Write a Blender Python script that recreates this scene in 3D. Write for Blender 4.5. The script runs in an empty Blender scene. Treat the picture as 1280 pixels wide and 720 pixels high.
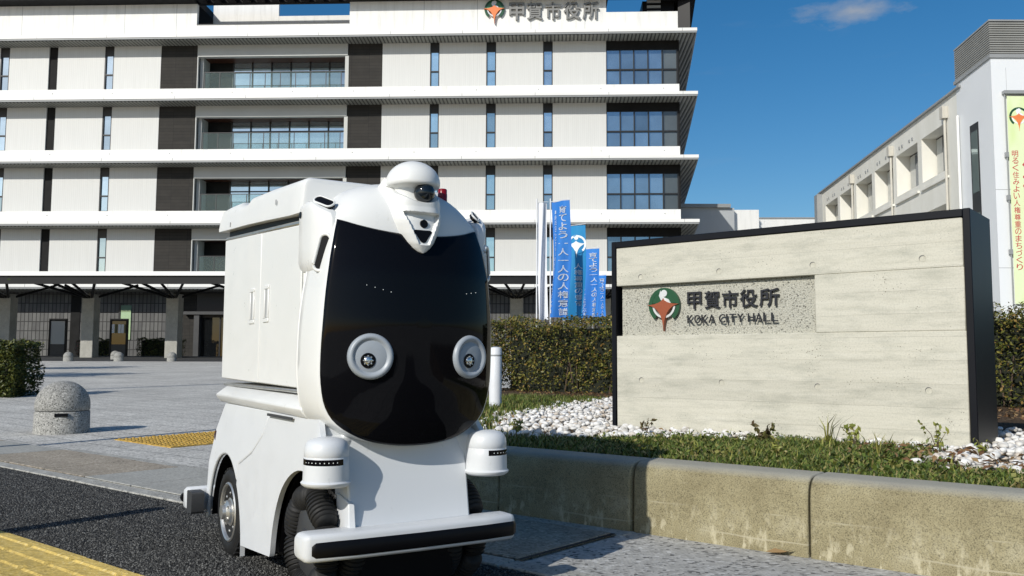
import bpy, bmesh, math, random
import numpy as np
from mathutils import Vector, Matrix
R_ = math.radians
sc = bpy.context.scene
col = sc.collection
# ------------------------------------------------------------------ camera
cd = bpy.data.cameras.new('camera'); cam = bpy.data.objects.new('camera', cd); col.objects.link(cam)
cd.sensor_width = 36.0; cd.lens = 36.0*1100/1280; cd.clip_start = .05; cd.clip_end = 3000
pitch = math.atan(89/1100)
cam.matrix_world = Matrix.Translation((0, 0, .7)) @ Matrix.Rotation(math.pi/2+pitch, 4, 'X') @ Matrix.Rotation(.004, 4, 'Z')
sc.camera = cam
# ------------------------------------------------------------------ world, sun, exposure
TO_SUN = Vector((-.57, -.822, .60)).normalized()
SUN_EL = math.asin(TO_SUN.z)
wd = bpy.data.worlds.new('World'); sc.world = wd; wd.use_nodes = True
nt = wd.node_tree; N = nt.nodes; L = nt.links
bg = N['Background']; bg.inputs['Strength'].default_value = .10
sky = N.new('ShaderNodeTexSky'); sky.sky_type = 'NISHITA'; sky.sun_disc = False
sky.sun_elevation = SUN_EL; sky.sun_rotation = R_(214.7); sky.air_density = 1.0; sky.dust_density = .9; sky.ozone_density = 3.0
hs = N.new('ShaderNodeHueSaturation'); hs.inputs['Hue'].default_value = .498; hs.inputs['Saturation'].default_value = 1.36; hs.inputs['Value'].default_value = 1.16
L.new(sky.outputs[0], hs.inputs['Color'])
tc = N.new('ShaderNodeTexCoord')
mp = N.new('ShaderNodeMapping'); mp.inputs['Scale'].default_value = (5, 5, 22)
L.new(tc.outputs['Generated'], mp.inputs['Vector'])
nz = N.new('ShaderNodeTexNoise'); nz.inputs['Scale'].default_value = 1.6; nz.inputs['Detail'].default_value = 7; nz.inputs['Distortion'].default_value = .4
L.new(mp.outputs[0], nz.inputs['Vector'])
cr = N.new('ShaderNodeValToRGB'); cr.color_ramp.elements[0].position = .60; cr.color_ramp.elements[1].position = .86
L.new(nz.outputs['Fac'], cr.inputs['Fac'])
# one small cloud of its own high on the right
vd = N.new('ShaderNodeVectorMath'); vd.operation = 'SUBTRACT'
cdir = Vector((.374, .93, .380)).normalized(); vd.inputs[1].default_value = cdir
L.new(tc.outputs['Generated'], vd.inputs[0])
vs = N.new('ShaderNodeVectorMath'); vs.operation = 'MULTIPLY'; vs.inputs[1].default_value = (18, 18, 80)
L.new(vd.outputs[0], vs.inputs[0])
ds = N.new('ShaderNodeVectorMath'); ds.operation = 'DISTANCE'
mp2 = N.new('ShaderNodeMapping'); mp2.inputs['Scale'].default_value = (26, 26, 60); L.new(tc.outputs['Generated'], mp2.inputs['Vector'])
nz2 = N.new('ShaderNodeTexNoise'); nz2.inputs['Scale'].default_value = 1.0; nz2.inputs['Detail'].default_value = 8; nz2.inputs['Roughness'].default_value = .6
L.new(mp2.outputs[0], nz2.inputs['Vector'])
ln = N.new('ShaderNodeVectorMath'); ln.operation = 'LENGTH'; L.new(vs.outputs[0], ln.inputs[0])
ms = N.new('ShaderNodeMath'); ms.operation = 'SUBTRACT'; ms.inputs[0].default_value = 1.05; L.new(ln.outputs['Value'], ms.inputs[1])
ma = N.new('ShaderNodeMath'); ma.operation = 'MULTIPLY_ADD'; ma.inputs[1].default_value = 1.0; ma.inputs[2].default_value = -.5
L.new(nz2.outputs['Fac'], ma.inputs[0])
mb_ = N.new('ShaderNodeMath'); mb_.operation = 'MULTIPLY_ADD'; mb_.inputs[1].default_value = 2.6; L.new(ma.outputs[0], mb_.inputs[0]); L.new(ms.outputs[0], mb_.inputs[2])
mc = N.new('ShaderNodeMath'); mc.operation = 'MULTIPLY'; mc.inputs[1].default_value = .55; mc.use_clamp = True; L.new(mb_.outputs[0], mc.inputs[0])
md = N.new('ShaderNodeMath'); md.operation = 'MULTIPLY'; md.inputs[1].default_value = .10; L.new(cr.outputs[0], md.inputs[0])
me_ = N.new('ShaderNodeMath'); me_.operation = 'ADD'; me_.use_clamp = True; L.new(mc.outputs[0], me_.inputs[0]); L.new(md.outputs[0], me_.inputs[1])
mx = N.new('ShaderNodeMix'); mx.data_type = 'RGBA'; mx.inputs[7].default_value = (4.6, 4.9, 5.4, 1)
L.new(me_.outputs[0], mx.inputs[0]); L.new(hs.outputs[0], mx.inputs[6]); L.new(mx.outputs[2], bg.inputs['Color'])
sd = bpy.data.lights.new('sun', 'SUN'); sd.energy = 4.8; sd.angle = R_(.53); sd.color = (1.0, .96, .885)
so = bpy.data.objects.new('sun', sd); col.objects.link(so); so.rotation_euler = (-TO_SUN).to_track_quat('-Z', 'Y').to_euler()
so.location = (-6, -8, 10)
sc.view_settings.view_transform = 'Standard'; sc.view_settings.look = 'None'; sc.view_settings.gamma = 1; sc.view_settings.exposure = -0.30

rng = np.random.default_rng(7); random.seed(7)
# ------------------------------------------------------------------ materials
def nmat(name):
    m = bpy.data.materials.new(name); m.use_nodes = True
    return m, m.node_tree.nodes, m.node_tree.links, m.node_tree.nodes['Principled BSDF']
def coords(N, L, scale=(1, 1, 1), kind='Object'):
    t = N.new('ShaderNodeTexCoord'); q = N.new('ShaderNodeMapping'); q.inputs['Scale'].default_value = scale
    L.new(t.outputs[kind], q.inputs['Vector']); return q.outputs[0]
def noise(N, L, vec, scale, detail=4, rough=.55):
    n = N.new('ShaderNodeTexNoise'); n.inputs['Scale'].default_value = scale; n.inputs['Detail'].default_value = detail
    n.inputs['Roughness'].default_value = rough; L.new(vec, n.inputs['Vector']); return n.outputs['Fac']
def ramp(N, L, fac, stops, interp='LINEAR'):
    r = N.new('ShaderNodeValToRGB'); r.color_ramp.interpolation = interp
    e = r.color_ramp.elements
    while len(e) < len(stops): e.new(.5)
    for i, (p, c) in enumerate(stops):
        e[i].position = p; e[i].color = (*c, 1) if len(c) == 3 else c
    L.new(fac, r.inputs['Fac']); return r.outputs['Color']
def mixc(N, L, fac, a, b, mode='MIX'):
    x = N.new('ShaderNodeMix'); x.data_type = 'RGBA'; x.blend_type = mode
    for s, val in ((0, fac), (6, a), (7, b)):
        if isinstance(val, (int, float)): x.inputs[s].default_value = val
        elif isinstance(val, tuple): x.inputs[s].default_value = (*val, 1)
        else: L.new(val, x.inputs[s])
    return x.outputs[2]
def bump(N, L, b, h, strength=.3, dist=.01):
    u = N.new('ShaderNodeBump'); u.inputs['Strength'].default_value = strength; u.inputs['Distance'].default_value = dist
    L.new(h, u.inputs['Height']); L.new(u.outputs[0], b.inputs['Normal'])
def simple(name, c, rough=.5, metal=0, var=.06, scale=6, spec=.5, coat=0, ior=None):
    m, N, L, b = nmat(name)
    v = coords(N, L); f = noise(N, L, v, scale, 5)
    lo = tuple(x*(1-var) for x in c); hi = tuple(min(1, x*(1+var)) for x in c)
    L.new(ramp(N, L, f, [(.3, lo), (.7, hi)]), b.inputs['Base Color'])
    b.inputs['Roughness'].default_value = rough; b.inputs['Metallic'].default_value = metal
    b.inputs['Specular IOR Level'].default_value = spec; b.inputs['Coat Weight'].default_value = coat
    if ior: b.inputs['IOR'].default_value = ior
    return m
M = {}
def paint(name, c, rough):
    m, N, L, b = nmat(name)
    o = coords(N, L); f = noise(N, L, o, 3, 5); g = noise(N, L, o, 14, 8, .7); d = noise(N, L, coords(N, L, (1, 1, .25)), 38, 6, .7)
    c1 = ramp(N, L, f, [(.3, tuple(x*.965 for x in c)), (.7, c)])
    c1 = mixc(N, L, 1, c1, ramp(N, L, d, [(.26, (.80, .79, .76)), (.36, (1,)*3)]), 'MULTIPLY')
    L.new(c1, b.inputs['Base Color']); L.new(ramp(N, L, g, [(.3, (rough*.75,)*3), (.7, (rough*1.45,)*3)]), b.inputs['Roughness']); b.inputs['Coat Weight'].default_value = .1
    bump(N, L, b, f, .02, .02); return m
M['shell'] = paint('white_shell_paint', (.755, .76, .735), .34)
M['body'] = paint('cool_white_body_paint', (.655, .675, .69), .36)
M['bumper'] = paint('bumper_paint', (.62, .64, .655), .45)
M['black_gloss'] = simple('black_gloss_panel', (.004, .004, .005), .05, var=.0, spec=.16)
M['black'] = simple('black_plastic', (.004, .004, .005), .4, var=.1, spec=.18)
M['dgrey'] = simple('dark_grey_plastic', (.045, .047, .05), .5, var=.1)
M['rubber'] = simple('black_rubber', (.017, .017, .017), .62, var=.25, scale=30, spec=.3)
M['alu'] = simple('cast_aluminium', (.62, .61, .58), .38, metal=.85, var=.1, scale=20)
M['eyegrey'] = simple('eye_ring_plastic', (.33, .365, .40), .4, var=.04)
M['recess'] = simple('grey_sensor_recess', (.36, .37, .37), .5, var=.04)
M['red'] = simple('red_lamp_plastic', (.22, .006, .01), .2, var=.05)
M['dred'] = simple('dark_red_lens', (.045, .006, .016), .12, var=.05)
M['lens'] = simple('lens_facets', (.7, .72, .7), .12, metal=.9, var=.1, scale=60)
M['ballglass'] = simple('dark_glass_ball', (.008, .012, .016), .04, var=0, spec=.6)
M['dot'] = simple('white_dot_paint', (.85, .88, .85), .4)
M['seam'] = simple('tie_hole_shade_paint', (.12, .12, .12), .7)  # dark tone for the shade painted into the sign's tie holes
M['blacksteel'] = simple('black_powder_coated_steel', (.005, .006, .009), .45, var=.15, scale=5, spec=.2)
M['white_metal'] = simple('white_coated_metal', (.80, .80, .77), .45, var=.03, scale=.4)
M['greysteel'] = simple('grey_steel', (.28, .29, .29), .5, var=.08, scale=1)
M['darkmetal'] = simple('dark_steel', (.008, .009, .010), .5, var=.15, scale=1, spec=.25)
M['darkclad'] = simple('dark_cladding', (.012, .012, .012), .75, var=.25, scale=2, spec=.2)
M['lightclad'] = simple('light_grey_wall', (.50, .51, .49), .6, var=.04, scale=.6)
M['wood'] = simple('dark_timber_ceiling', (.07, .026, .014), .5, var=.3, scale=3)
M['frame'] = simple('black_window_frame', (.010, .011, .013), .45)
M['kanji'] = simple('black_letter_metal', (.016, .016, .02), .4)
M['kanji_grey'] = simple('grey_letter_metal', (.21, .21, .20), .45, metal=.2)
M['green'] = simple('emblem_green', (.015, .075, .03), .35)
M['green2'] = simple('emblem_light_green', (.06, .20, .10), .4)
M['orange'] = simple('emblem_orange', (.30, .075, .03), .4)
M['orange2'] = simple('emblem_bright_orange', (.78, .22, .07), .4)
M['silver'] = simple('emblem_silver', (.72, .72, .70), .3, metal=.3)
M['pole_white'] = simple('white_pole_paint', (.72, .74, .76), .4)
M['whiteprint'] = simple('white_print', (.82, .86, .88), .7)
M['redprint'] = simple('red_print', (.50, .07, .07), .7)
M['yellow_tile'] = None

def board_panel():
    m, N, L, b = nmat('ribbed_white_wall_panel')
    v = coords(N, L)
    w = N.new('ShaderNodeTexWave'); w.wave_type = 'BANDS'; w.bands_direction = 'X'; w.inputs['Scale'].default_value = 2.4; w.inputs['Distortion'].default_value = .0
    L.new(v, w.inputs['Vector'])
    v2 = coords(N, L, (9, 9, .35)); f = noise(N, L, v2, 1.0, 4)
    c = ramp(N, L, f, [(.25, (.585, .59, .57)), (.75, (.635, .64, .62))])
    g = ramp(N, L, w.outputs['Fac'], [(0, (.92, .92, .92)), (.12, (1, 1, 1))])
    L.new(mixc(N, L, 1.0, c, g, 'MULTIPLY'), b.inputs['Base Color']); b.inputs['Roughness'].default_value = .55
    bump(N, L, b, w.outputs['Fac'], .12, .02); return m
M['panel'] = board_panel()
def band_white():
    m, N, L, b = nmat('white_concrete_band')
    v = coords(N, L, (2.5, 1, .25)); f = noise(N, L, v, 1.2, 7, .7)
    c = ramp(N, L, f, [(.28, (.64, .64, .61)), (.48, (.76, .76, .735)), (.7, (.80, .80, .775))])
    L.new(c, b.inputs['Base Color']); b.inputs['Roughness'].default_value = .6; return m
M['band'] = band_white()
def soffit():
    m, N, L, b = nmat('ribbed_soffit_metal')
    v = coords(N, L)
    w = N.new('ShaderNodeTexWave'); w.wave_type = 'BANDS'; w.bands_direction = 'X'; w.inputs['Scale'].default_value = 1.25; L.new(v, w.inputs['Vector'])
    L.new(ramp(N, L, w.outputs['Fac'], [(0.1, (.05, .05, .045)), (.5, (.26, .26, .23))]), b.inputs['Base Color'])
    b.inputs['Roughness'].default_value = .5; bump(N, L, b, w.outputs['Fac'], .5, .05); return m
M['soffit'] = soffit()
def facade_glass(name, c, metal):
    m, N, L, b = nmat(name)
    v = coords(N, L, kind='Object'); f = noise(N, L, v, .7, 3)
    oi = N.new('ShaderNodeObjectInfo')
    cc = ramp(N, L, f, [(.3, tuple(x*.8 for x in c)), (.7, c)])
    L.new(mixc(N, L, 1, cc, ramp(N, L, oi.outputs['Random'], [(0, (.62,)*3), (.5, (.95,)*3), (1, (1.1,)*3)]), 'MULTIPLY'), b.inputs['Base Color'])
    b.inputs['Metallic'].default_value = metal; b.inputs['Roughness'].default_value = .03; b.inputs['Specular IOR Level'].default_value = .8
    bump(N, L, b, f, .03, .05); return m
M['glass'] = facade_glass('coated_window_glass', (.62, .74, .80), .85)
M['glass_teal'] = facade_glass('pale_window_glass', (.66, .84, .86), .9)
M['glass_dark'] = facade_glass('dark_window_glass', (.10, .13, .17), .5)
M['glass_grey'] = facade_glass('grey_spandrel_glass', (.16, .18, .18), .3)
def clear_glass():
    m, N, L, b = nmat('railing_glass')
    b.inputs['Base Color'].default_value = (.55, .68, .66, 1); b.inputs['Roughness'].default_value = .04; b.inputs['Metallic'].default_value = .0
    t = N.new('ShaderNodeBsdfTransparent'); t.inputs[0].default_value = (.86, .92, .91, 1); x = N.new('ShaderNodeMixShader'); x.inputs[0].default_value = .07
    L.new(t.outputs[0], x.inputs[1]); L.new(b.outputs[0], x.inputs[2]); L.new(x.outputs[0], N['Material Output'].inputs[0]); return m
M['railglass'] = clear_glass()
def bricky(name, c1, c2, mortar, bw, bh, ms, rough=.7, off=.0, axis='XZ', bstr=.4):
    m, N, L, b = nmat(name)
    t = N.new('ShaderNodeTexCoord'); sp = N.new('ShaderNodeSeparateXYZ'); cb = N.new('ShaderNodeCombineXYZ'); L.new(t.outputs['Object'], sp.inputs[0])
    L.new(sp.outputs[axis[0]], cb.inputs[0]); L.new(sp.outputs[axis[1]], cb.inputs[1])
    k = N.new('ShaderNodeTexBrick'); k.offset = off; k.inputs['Scale'].default_value = 1; k.inputs['Brick Width'].default_value = bw; k.inputs['Row Height'].default_value = bh
    k.inputs['Mortar Size'].default_value = ms; k.inputs['Color1'].default_value = (*c1, 1); k.inputs['Color2'].default_value = (*c2, 1); k.inputs['Mortar'].default_value = (*mortar, 1)
    L.new(cb.outputs[0], k.inputs['Vector']); f = noise(N, L, cb.outputs[0], 2.0, 6)
    L.new(mixc(N, L, .5, k.outputs['Color'], ramp(N, L, f, [(.3, (.7, .7, .7)), (.7, (1.2, 1.2, 1.2))]), 'MULTIPLY'), b.inputs['Base Color'])
    b.inputs['Roughness'].default_value = rough; bump(N, L, b, k.outputs['Fac'], -bstr, .02); return m
M['walltile'] = bricky('grey_wall_tile', (.085, .085, .085), (.14, .14, .135), (.02, .02, .02), .27, .62, .03)
M['blockclad'] = bricky('charcoal_board_cladding', (.026, .024, .021), (.034, .031, .027), (.012, .012, .012), 1.2, .22, .01, .9)
def granular(name, base, speck_d, speck_l, scale, rough=.85, bst=.5, big=.12, stain=.25, dist=.004):
    m, N, L, b = nmat(name)
    v = coords(N, L)
    vo = N.new('ShaderNodeTexVoronoi'); vo.inputs['Scale'].default_value = scale; L.new(v, vo.inputs['Vector'])
    vc = N.new('ShaderNodeSeparateColor'); L.new(vo.outputs['Color'], vc.inputs[0])
    c = ramp(N, L, vc.outputs[0], [(0.0, speck_d), (.22, base), (.8, base), (1.0, speck_l)])
    f = noise(N, L, v, big*8, 6, .65)
    c = mixc(N, L, 1.0, c, ramp(N, L, f, [(.3, (1-stain,)*3), (.7, (1+stain*.5,)*3)]), 'MULTIPLY')
    f2 = noise(N, L, v, scale*.35, 3)
    c = mixc(N, L, 1.0, c, ramp(N, L, f2, [(.35, (.82,)*3), (.65, (1.1,)*3)]), 'MULTIPLY')
    L.new(c, b.inputs['Base Color']); b.inputs['Roughness'].default_value = rough; b.inputs['Specular IOR Level'].default_value = .2
    bump(N, L, b, vo.outputs['Distance'], bst, dist); return m
M['asphalt'] = granular('coarse_permeable_asphalt', (.024, .024, .023), (.006, .006, .006), (.16, .16, .15), 110, .75, 1.0, .1, .2, .014)
M['drive'] = granular('driveway_asphalt', (.055, .057, .06), (.03, .03, .03), (.12, .12, .12), 60, .85, .4)
M['apron'] = granular('pale_washed_aggregate', (.44, .435, .41), (.10, .10, .10), (.60, .60, .58), 75, .85, .5, .1, .15)
M['stone'] = granular('granite_terrazzo', (.34, .335, .31), (.035, .035, .035), (.58, .57, .53), 130, .8, .5, .3, .2)
M['slabgrey'] = granular('smooth_grey_slab', (.40, .395, .36), (.30, .30, .27), (.48, .47, .43), 150, .85, .2, .3, .15)
M['slabbrown'] = granular('brown_grey_slab', (.38, .33, .26), (.20, .18, .14), (.54, .48, .40), 110, .85, .4, .3, .18)
M['border'] = granular('concrete_border', (.44, .43, .39), (.2, .2, .18), (.5, .5, .46), 120, .85, .4, .3, .2)
M['yellow_tile'] = granular('worn_yellow_tile', (.64, .47, .14), (.46, .33, .09), (.74, .58, .24), 130, .8, .25, .35, .35)
M['yellow_dot'] = granular('yellow_dot_tile', (.52, .33, .07), (.40, .25, .06), (.62, .45, .16), 130, .8, .25, .35, .25)
M['soil'] = granular('dry_leaf_litter_soil', (.10, .065, .038), (.03, .022, .014), (.24, .17, .10), 45, .95, .8, .3, .4, .02)
M['jointsand'] = simple('dark_joint_sand', (.035, .032, .028), .9, var=.3, scale=40)
M['terrain'] = granular('far_ground', (.20, .20, .19), (.15, .15, .15), (.25, .25, .24), 3, .9, .1)
def plaza():
    m, N, L, b = nmat('plaza_block_paving')
    t = N.new('ShaderNodeTexCoord'); q = N.new('ShaderNodeMapping'); q.inputs['Rotation'].default_value = (0, 0, R_(39.5)); L.new(t.outputs['Object'], q.inputs['Vector'])
    k = N.new('ShaderNodeTexBrick'); k.offset = .5; k.inputs['Scale'].default_value = 1; k.inputs['Brick Width'].default_value = .62; k.inputs['Row Height'].default_value = .31
    k.inputs['Mortar Size'].default_value = .006; k.inputs['Color1'].default_value = (.59, .575, .53, 1); k.inputs['Color2'].default_value = (.52, .505, .465, 1); k.inputs['Mortar'].default_value = (.20, .20, .19, 1)
    L.new(q.outputs[0], k.inputs['Vector'])
    vo = N.new('ShaderNodeTexVoronoi'); vo.inputs['Scale'].default_value = 70; L.new(t.outputs['Object'], vo.inputs['Vector'])
    vc = N.new('ShaderNodeSeparateColor'); L.new(vo.outputs['Color'], vc.inputs[0])
    s = ramp(N, L, vc.outputs[0], [(0, (.30,)*3), (.2, (.92,)*3), (.8, (1.0,)*3), (1, (1.4,)*3)])
    f = noise(N, L, t.outputs['Object'], .7, 7, .65)
    c = mixc(N, L, 1.0, k.outputs['Color'], s, 'MULTIPLY'); c = mixc(N, L, 1.0, c, ramp(N, L, f, [(.3, (.8,)*3), (.7, (1.1,)*3)]), 'MULTIPLY')
    L.new(c, b.inputs['Base Color']); b.inputs['Roughness'].default_value = .85; b.inputs['Specular IOR Level'].default_value = .2
    bump(N, L, b, vo.outputs['Distance'], .35, .004); return m
M['plaza'] = plaza()
def sign_concrete():
    m, N, L, b = nmat('board_formed_concrete')
    t = N.new('ShaderNodeTexCoord')
    v = coords(N, L, (1.0, 1, 16)); f = noise(N, L, v, 2.2, 8, .7)
    c = ramp(N, L, f, [(.25, (.49, .475, .39)), (.5, (.565, .545, .455)), (.75, (.615, .595, .505))])
    # form-board seams every 12 cm
    sp = N.new('ShaderNodeSeparateXYZ'); L.new(t.outputs['Object'], sp.inputs[0])
    wn = noise(N, L, coords(N, L, (1.2, 1, 1)), 2.0, 2)
    ad = N.new('ShaderNodeMath'); ad.operation = 'MULTIPLY_ADD'; ad.inputs[1].default_value = .012; L.new(wn, ad.inputs[0]); L.new(sp.outputs['Z'], ad.inputs[2])
    dv = N.new('ShaderNodeMath'); dv.operation = 'DIVIDE'; dv.inputs[1].default_value = .118; L.new(ad.outputs[0], dv.inputs[0])
    fr = N.new('ShaderNodeMath'); fr.operation = 'FRACT'; L.new(dv.outputs[0], fr.inputs[0])
    line = ramp(N, L, fr.outputs[0], [(0, (.66,)*3), (.03, (1,)*3), (.5, (1,)*3), (.97, (.97,)*3)])
    fl = N.new('ShaderNodeMath'); fl.operation = 'FLOOR'; L.new(dv.outputs[0], fl.inputs[0])
    wh = N.new('ShaderNodeTexWhiteNoise'); wh.noise_dimensions = '1D'; L.new(fl.outputs[0], wh.inputs['W'])
    tone = ramp(N, L, wh.outputs['Value'], [(0, (.94,)*3), (1, (1.04,)*3)])
    c = mixc(N, L, .55, c, line, 'MULTIPLY'); c = mixc(N, L, 1, c, tone, 'MULTIPLY')
    st = noise(N, L, coords(N, L, (1.6, 1, 6)), 2.2, 7, .7)
    c = mixc(N, L, 1, c, ramp(N, L, st, [(.30, (.74, .755, .75)), (.52, (1,)*3)]), 'MULTIPLY')
    fg = noise(N, L, t.outputs['Object'], 120, 3, .6)
    c = mixc(N, L, 1, c, ramp(N, L, fg, [(.30, (.86,)*3), (.5, (1,)*3), (.7, (1.05,)*3)]), 'MULTIPLY')
    vo = N.new('ShaderNodeTexVoronoi'); vo.inputs['Scale'].default_value = 70; L.new(t.outputs['Object'], vo.inputs['Vector'])
    gate = noise(N, L, t.outputs['Object'], 6, 3)
    gm = N.new('ShaderNodeMath'); gm.operation = 'MULTIPLY_ADD'; gm.inputs[1].default_value = -.9; gm.inputs[2].default_value = .50; L.new(gate, gm.inputs[0])
    lt = N.new('ShaderNodeMath'); lt.operation = 'LESS_THAN'; L.new(vo.outputs['Distance'], lt.inputs[0]); L.new(gm.outputs[0], lt.inputs[1])
    c = mixc(N, L, lt.outputs[0], c, (.20, .185, .14))
    L.new(c, b.inputs['Base Color']); b.inputs['Roughness'].default_value = .75
    h = mixc(N, L, .5, line, f); bump(N, L, b, h, .5, .006); return m
M['concrete'] = sign_concrete()
def hammered():
    m, N, L, b = nmat('bush_hammered_concrete')
    t = N.new('ShaderNodeTexCoord')
    vo = N.new('ShaderNodeTexVoronoi'); vo.inputs['Scale'].default_value = 130; L.new(t.outputs['Object'], vo.inputs['Vector'])
    vc = N.new('ShaderNodeSeparateColor'); L.new(vo.outputs['Color'], vc.inputs[0])
    f = noise(N, L, t.outputs['Object'], 110, 4, .65)
    c = ramp(N, L, f, [(.33, (.06, .06, .05)), (.42, (.44, .43, .36)), (.7, (.60, .585, .50))])
    c = mixc(N, L, 1, c, ramp(N, L, vc.outputs[0], [(0, (.35,)*3), (.15, (1,)*3), (1, (1.05,)*3)]), 'MULTIPLY')
    L.new(c, b.inputs['Base Color']); b.inputs['Roughness'].default_value = .85; bump(N, L, b, f, .9, .012); return m
M['hammer'] = hammered()
def kerb_mat():
    m, N, L, b = nmat('weathered_kerb_concrete')
    t = N.new('ShaderNodeTexCoord'); o = t.outputs['Object']
    f = noise(N, L, o, 5, 7, .65); g = noise(N, L, o, 210, 3, .7)
    sp = N.new('ShaderNodeSeparateXYZ'); L.new(o, sp.inputs[0])
    c = ramp(N, L, f, [(.3, (.19, .160, .085)), (.55, (.285, .25, .145)), (.75, (.37, .335, .22))])
    c = mixc(N, L, 1, c, ramp(N, L, g, [(.32, (.38,)*3), (.48, (1,)*3), (.7, (1.3,)*3)]), 'MULTIPLY')
    # pale lime scuffs low on the face and a greyer top
    sv = coords(N, L, (17, 17, 7)); s = noise(N, L, sv, 1.4, 9, .7)
    zz = N.new('ShaderNodeMapRange'); zz.inputs[1].default_value = .19; zz.inputs[2].default_value = .02; L.new(sp.outputs['Z'], zz.inputs[0])
    mu = N.new('ShaderNodeMath'); mu.operation = 'MULTIPLY'; L.new(ramp(N, L, s, [(.52, (0,)*3), (.62, (.75,)*3)]), mu.inputs[0]); L.new(zz.outputs[0], mu.inputs[1])
    c = mixc(N, L, mu.outputs[0], c, (.58, .53, .37))
    tz = N.new('ShaderNodeMapRange'); tz.inputs[1].default_value = .262; tz.inputs[2].default_value = .285; L.new(sp.outputs['Z'], tz.inputs[0])
    tm = N.new('ShaderNodeMath'); tm.operation = 'MULTIPLY'; tm.inputs[1].default_value = .6; L.new(tz.outputs[0], tm.inputs[0])
    c = mixc(N, L, tm.outputs[0], c, (.38, .38, .35))
    # thin horizontal scratches
    wv = N.new('ShaderNodeTexWave'); wv.bands_direction = 'Z'; wv.inputs['Scale'].default_value = 2.2; wv.inputs['Distortion'].default_value = 4.0; wv.inputs['Detail'].default_value = 3; wv.inputs['Detail Scale'].default_value = .5
    L.new(coords(N, L, (.7, .7, 1.6)), wv.inputs['Vector'])
    sc2 = noise(N, L, coords(N, L, (1.3, 1.3, 3)), 2.2, 2)
    mm = N.new('ShaderNodeMath'); mm.operation = 'MULTIPLY'; L.new(ramp(N, L, wv.outputs['Fac'], [(.985, (0,)*3), (.999, (.8,)*3)]), mm.inputs[0]); L.new(ramp(N, L, sc2, [(.5, (0,)*3), (.6, (1,)*3)]), mm.inputs[1])
    c = mixc(N, L, mm.outputs[0], c, (.44, .40, .28))
    L.new(c, b.inputs['Base Color']); b.inputs['Roughness'].default_value = .85; bump(N, L, b, g, .5, .004); return m
M['kerb'] = kerb_mat()
def island(name, cols, rough=.55, spec=.3, trans=0):
    m, N, L, b = nmat(name)
    g = N.new('ShaderNodeNewGeometry')
    n = len(cols); L.new(ramp(N, L, g.outputs['Random Per Island'], [(i/(n-1), c) for i, c in enumerate(cols)]), b.inputs['Base Color'])
    b.inputs['Roughness'].default_value = rough; b.inputs['Specular IOR Level'].default_value = spec
    return m
M['hedge'] = island('hedge_leaves', [(.020, .030, .006), (.065, .076, .014), (.11, .112, .022), (.20, .175, .038), (.22, .13, .04)], .42)
M['hedgedark'] = island('dark_hedge_leaves', [(.016, .026, .008), (.045, .06, .014), (.075, .088, .02), (.14, .135, .025)], .45)
M['grass'] = island('grass_blades', [(.035, .055, .010), (.065, .10, .018), (.10, .145, .025), (.17, .19, .04), (.27, .22, .09)], .5)
M['pebble'] = island('white_pebbles', [(.42, .39, .34), (.66, .64, .60), (.80, .79, .76), (.74, .72, .68), (.50, .42, .33)], .6)
M['litter'] = island('dry_leaves', [(.10, .05, .02), (.20, .11, .05), (.28, .19, .09), (.14, .06, .03)], .7)
M['weed'] = island('weed_leaves', [(.09, .06, .03), (.12, .10, .04), (.14, .16, .04), (.10, .05, .03)], .55)
M['weedgreen'] = island('young_weed_leaves', [(.10, .14, .03), (.22, .24, .05), (.28, .26, .07)], .5)
M['stem'] = simple('woody_stem', (.09, .06, .04), .8, var=.3, scale=20)
M['flower'] = island('red_pink_flowers', [(.35, .06, .05), (.30, .20, .15), (.05, .09, .02), (.04, .06, .015)], .6)
def old_wall():
    m, N, L, b = nmat('painted_old_concrete')
    v = coords(N, L, (1, 1, .4)); f = noise(N, L, v, .8, 7, .65)
    L.new(ramp(N, L, f, [(.3, (.66, .65, .58)), (.7, (.76, .75, .69))]), b.inputs['Base Color']); b.inputs['Roughness'].default_value = .75; return m
M['oldwall'] = old_wall()
def fabric(name, c1, c2):
    m, N, L, b = nmat(name)
    t = N.new('ShaderNodeTexCoord'); f = noise(N, L, coords(N, L, (8, 8, 1)), 1, 3)
    L.new(ramp(N, L, f, [(.3, c1), (.7, c2)]), b.inputs['Base Color']); b.inputs['Roughness'].default_value = .75; return m
M['blue'] = fabric('blue_flag_cloth', (.014, .145, .50), (.028, .20, .60))
M['blue2'] = fabric('teal_flag_cloth', (.010, .19, .43), (.016, .25, .52))
M['whitecloth'] = fabric('white_flag_cloth', (.70, .72, .76), (.78, .80, .84))
def banner_mat():
    m, N, L, b = nmat('pale_green_banner_print')
    t = N.new('ShaderNodeTexCoord'); sp = N.new('ShaderNodeSeparateXYZ'); L.new(t.outputs['Object'], sp.inputs[0])
    f = noise(N, L, coords(N, L, (.6, .6, .25)), 1, 3)
    L.new(ramp(N, L, f, [(.3, (.70, .76, .42)), (.5, (.72, .80, .50)), (.7, (.55, .72, .22))]), b.inputs['Base Color']); b.inputs['Roughness'].default_value = .6; return m
M['banner'] = banner_mat()
def louvre():
    m, N, L, b = nmat('grey_louvre_metal'); v = coords(N, L); f = noise(N, L, v, 1, 3)
    L.new(ramp(N, L, f, [(.3, (.26, .26, .24)), (.7, (.31, .31, .29))]), b.inputs['Base Color']); b.inputs['Roughness'].default_value = .5; return m
M['louvre'] = louvre()

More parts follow.
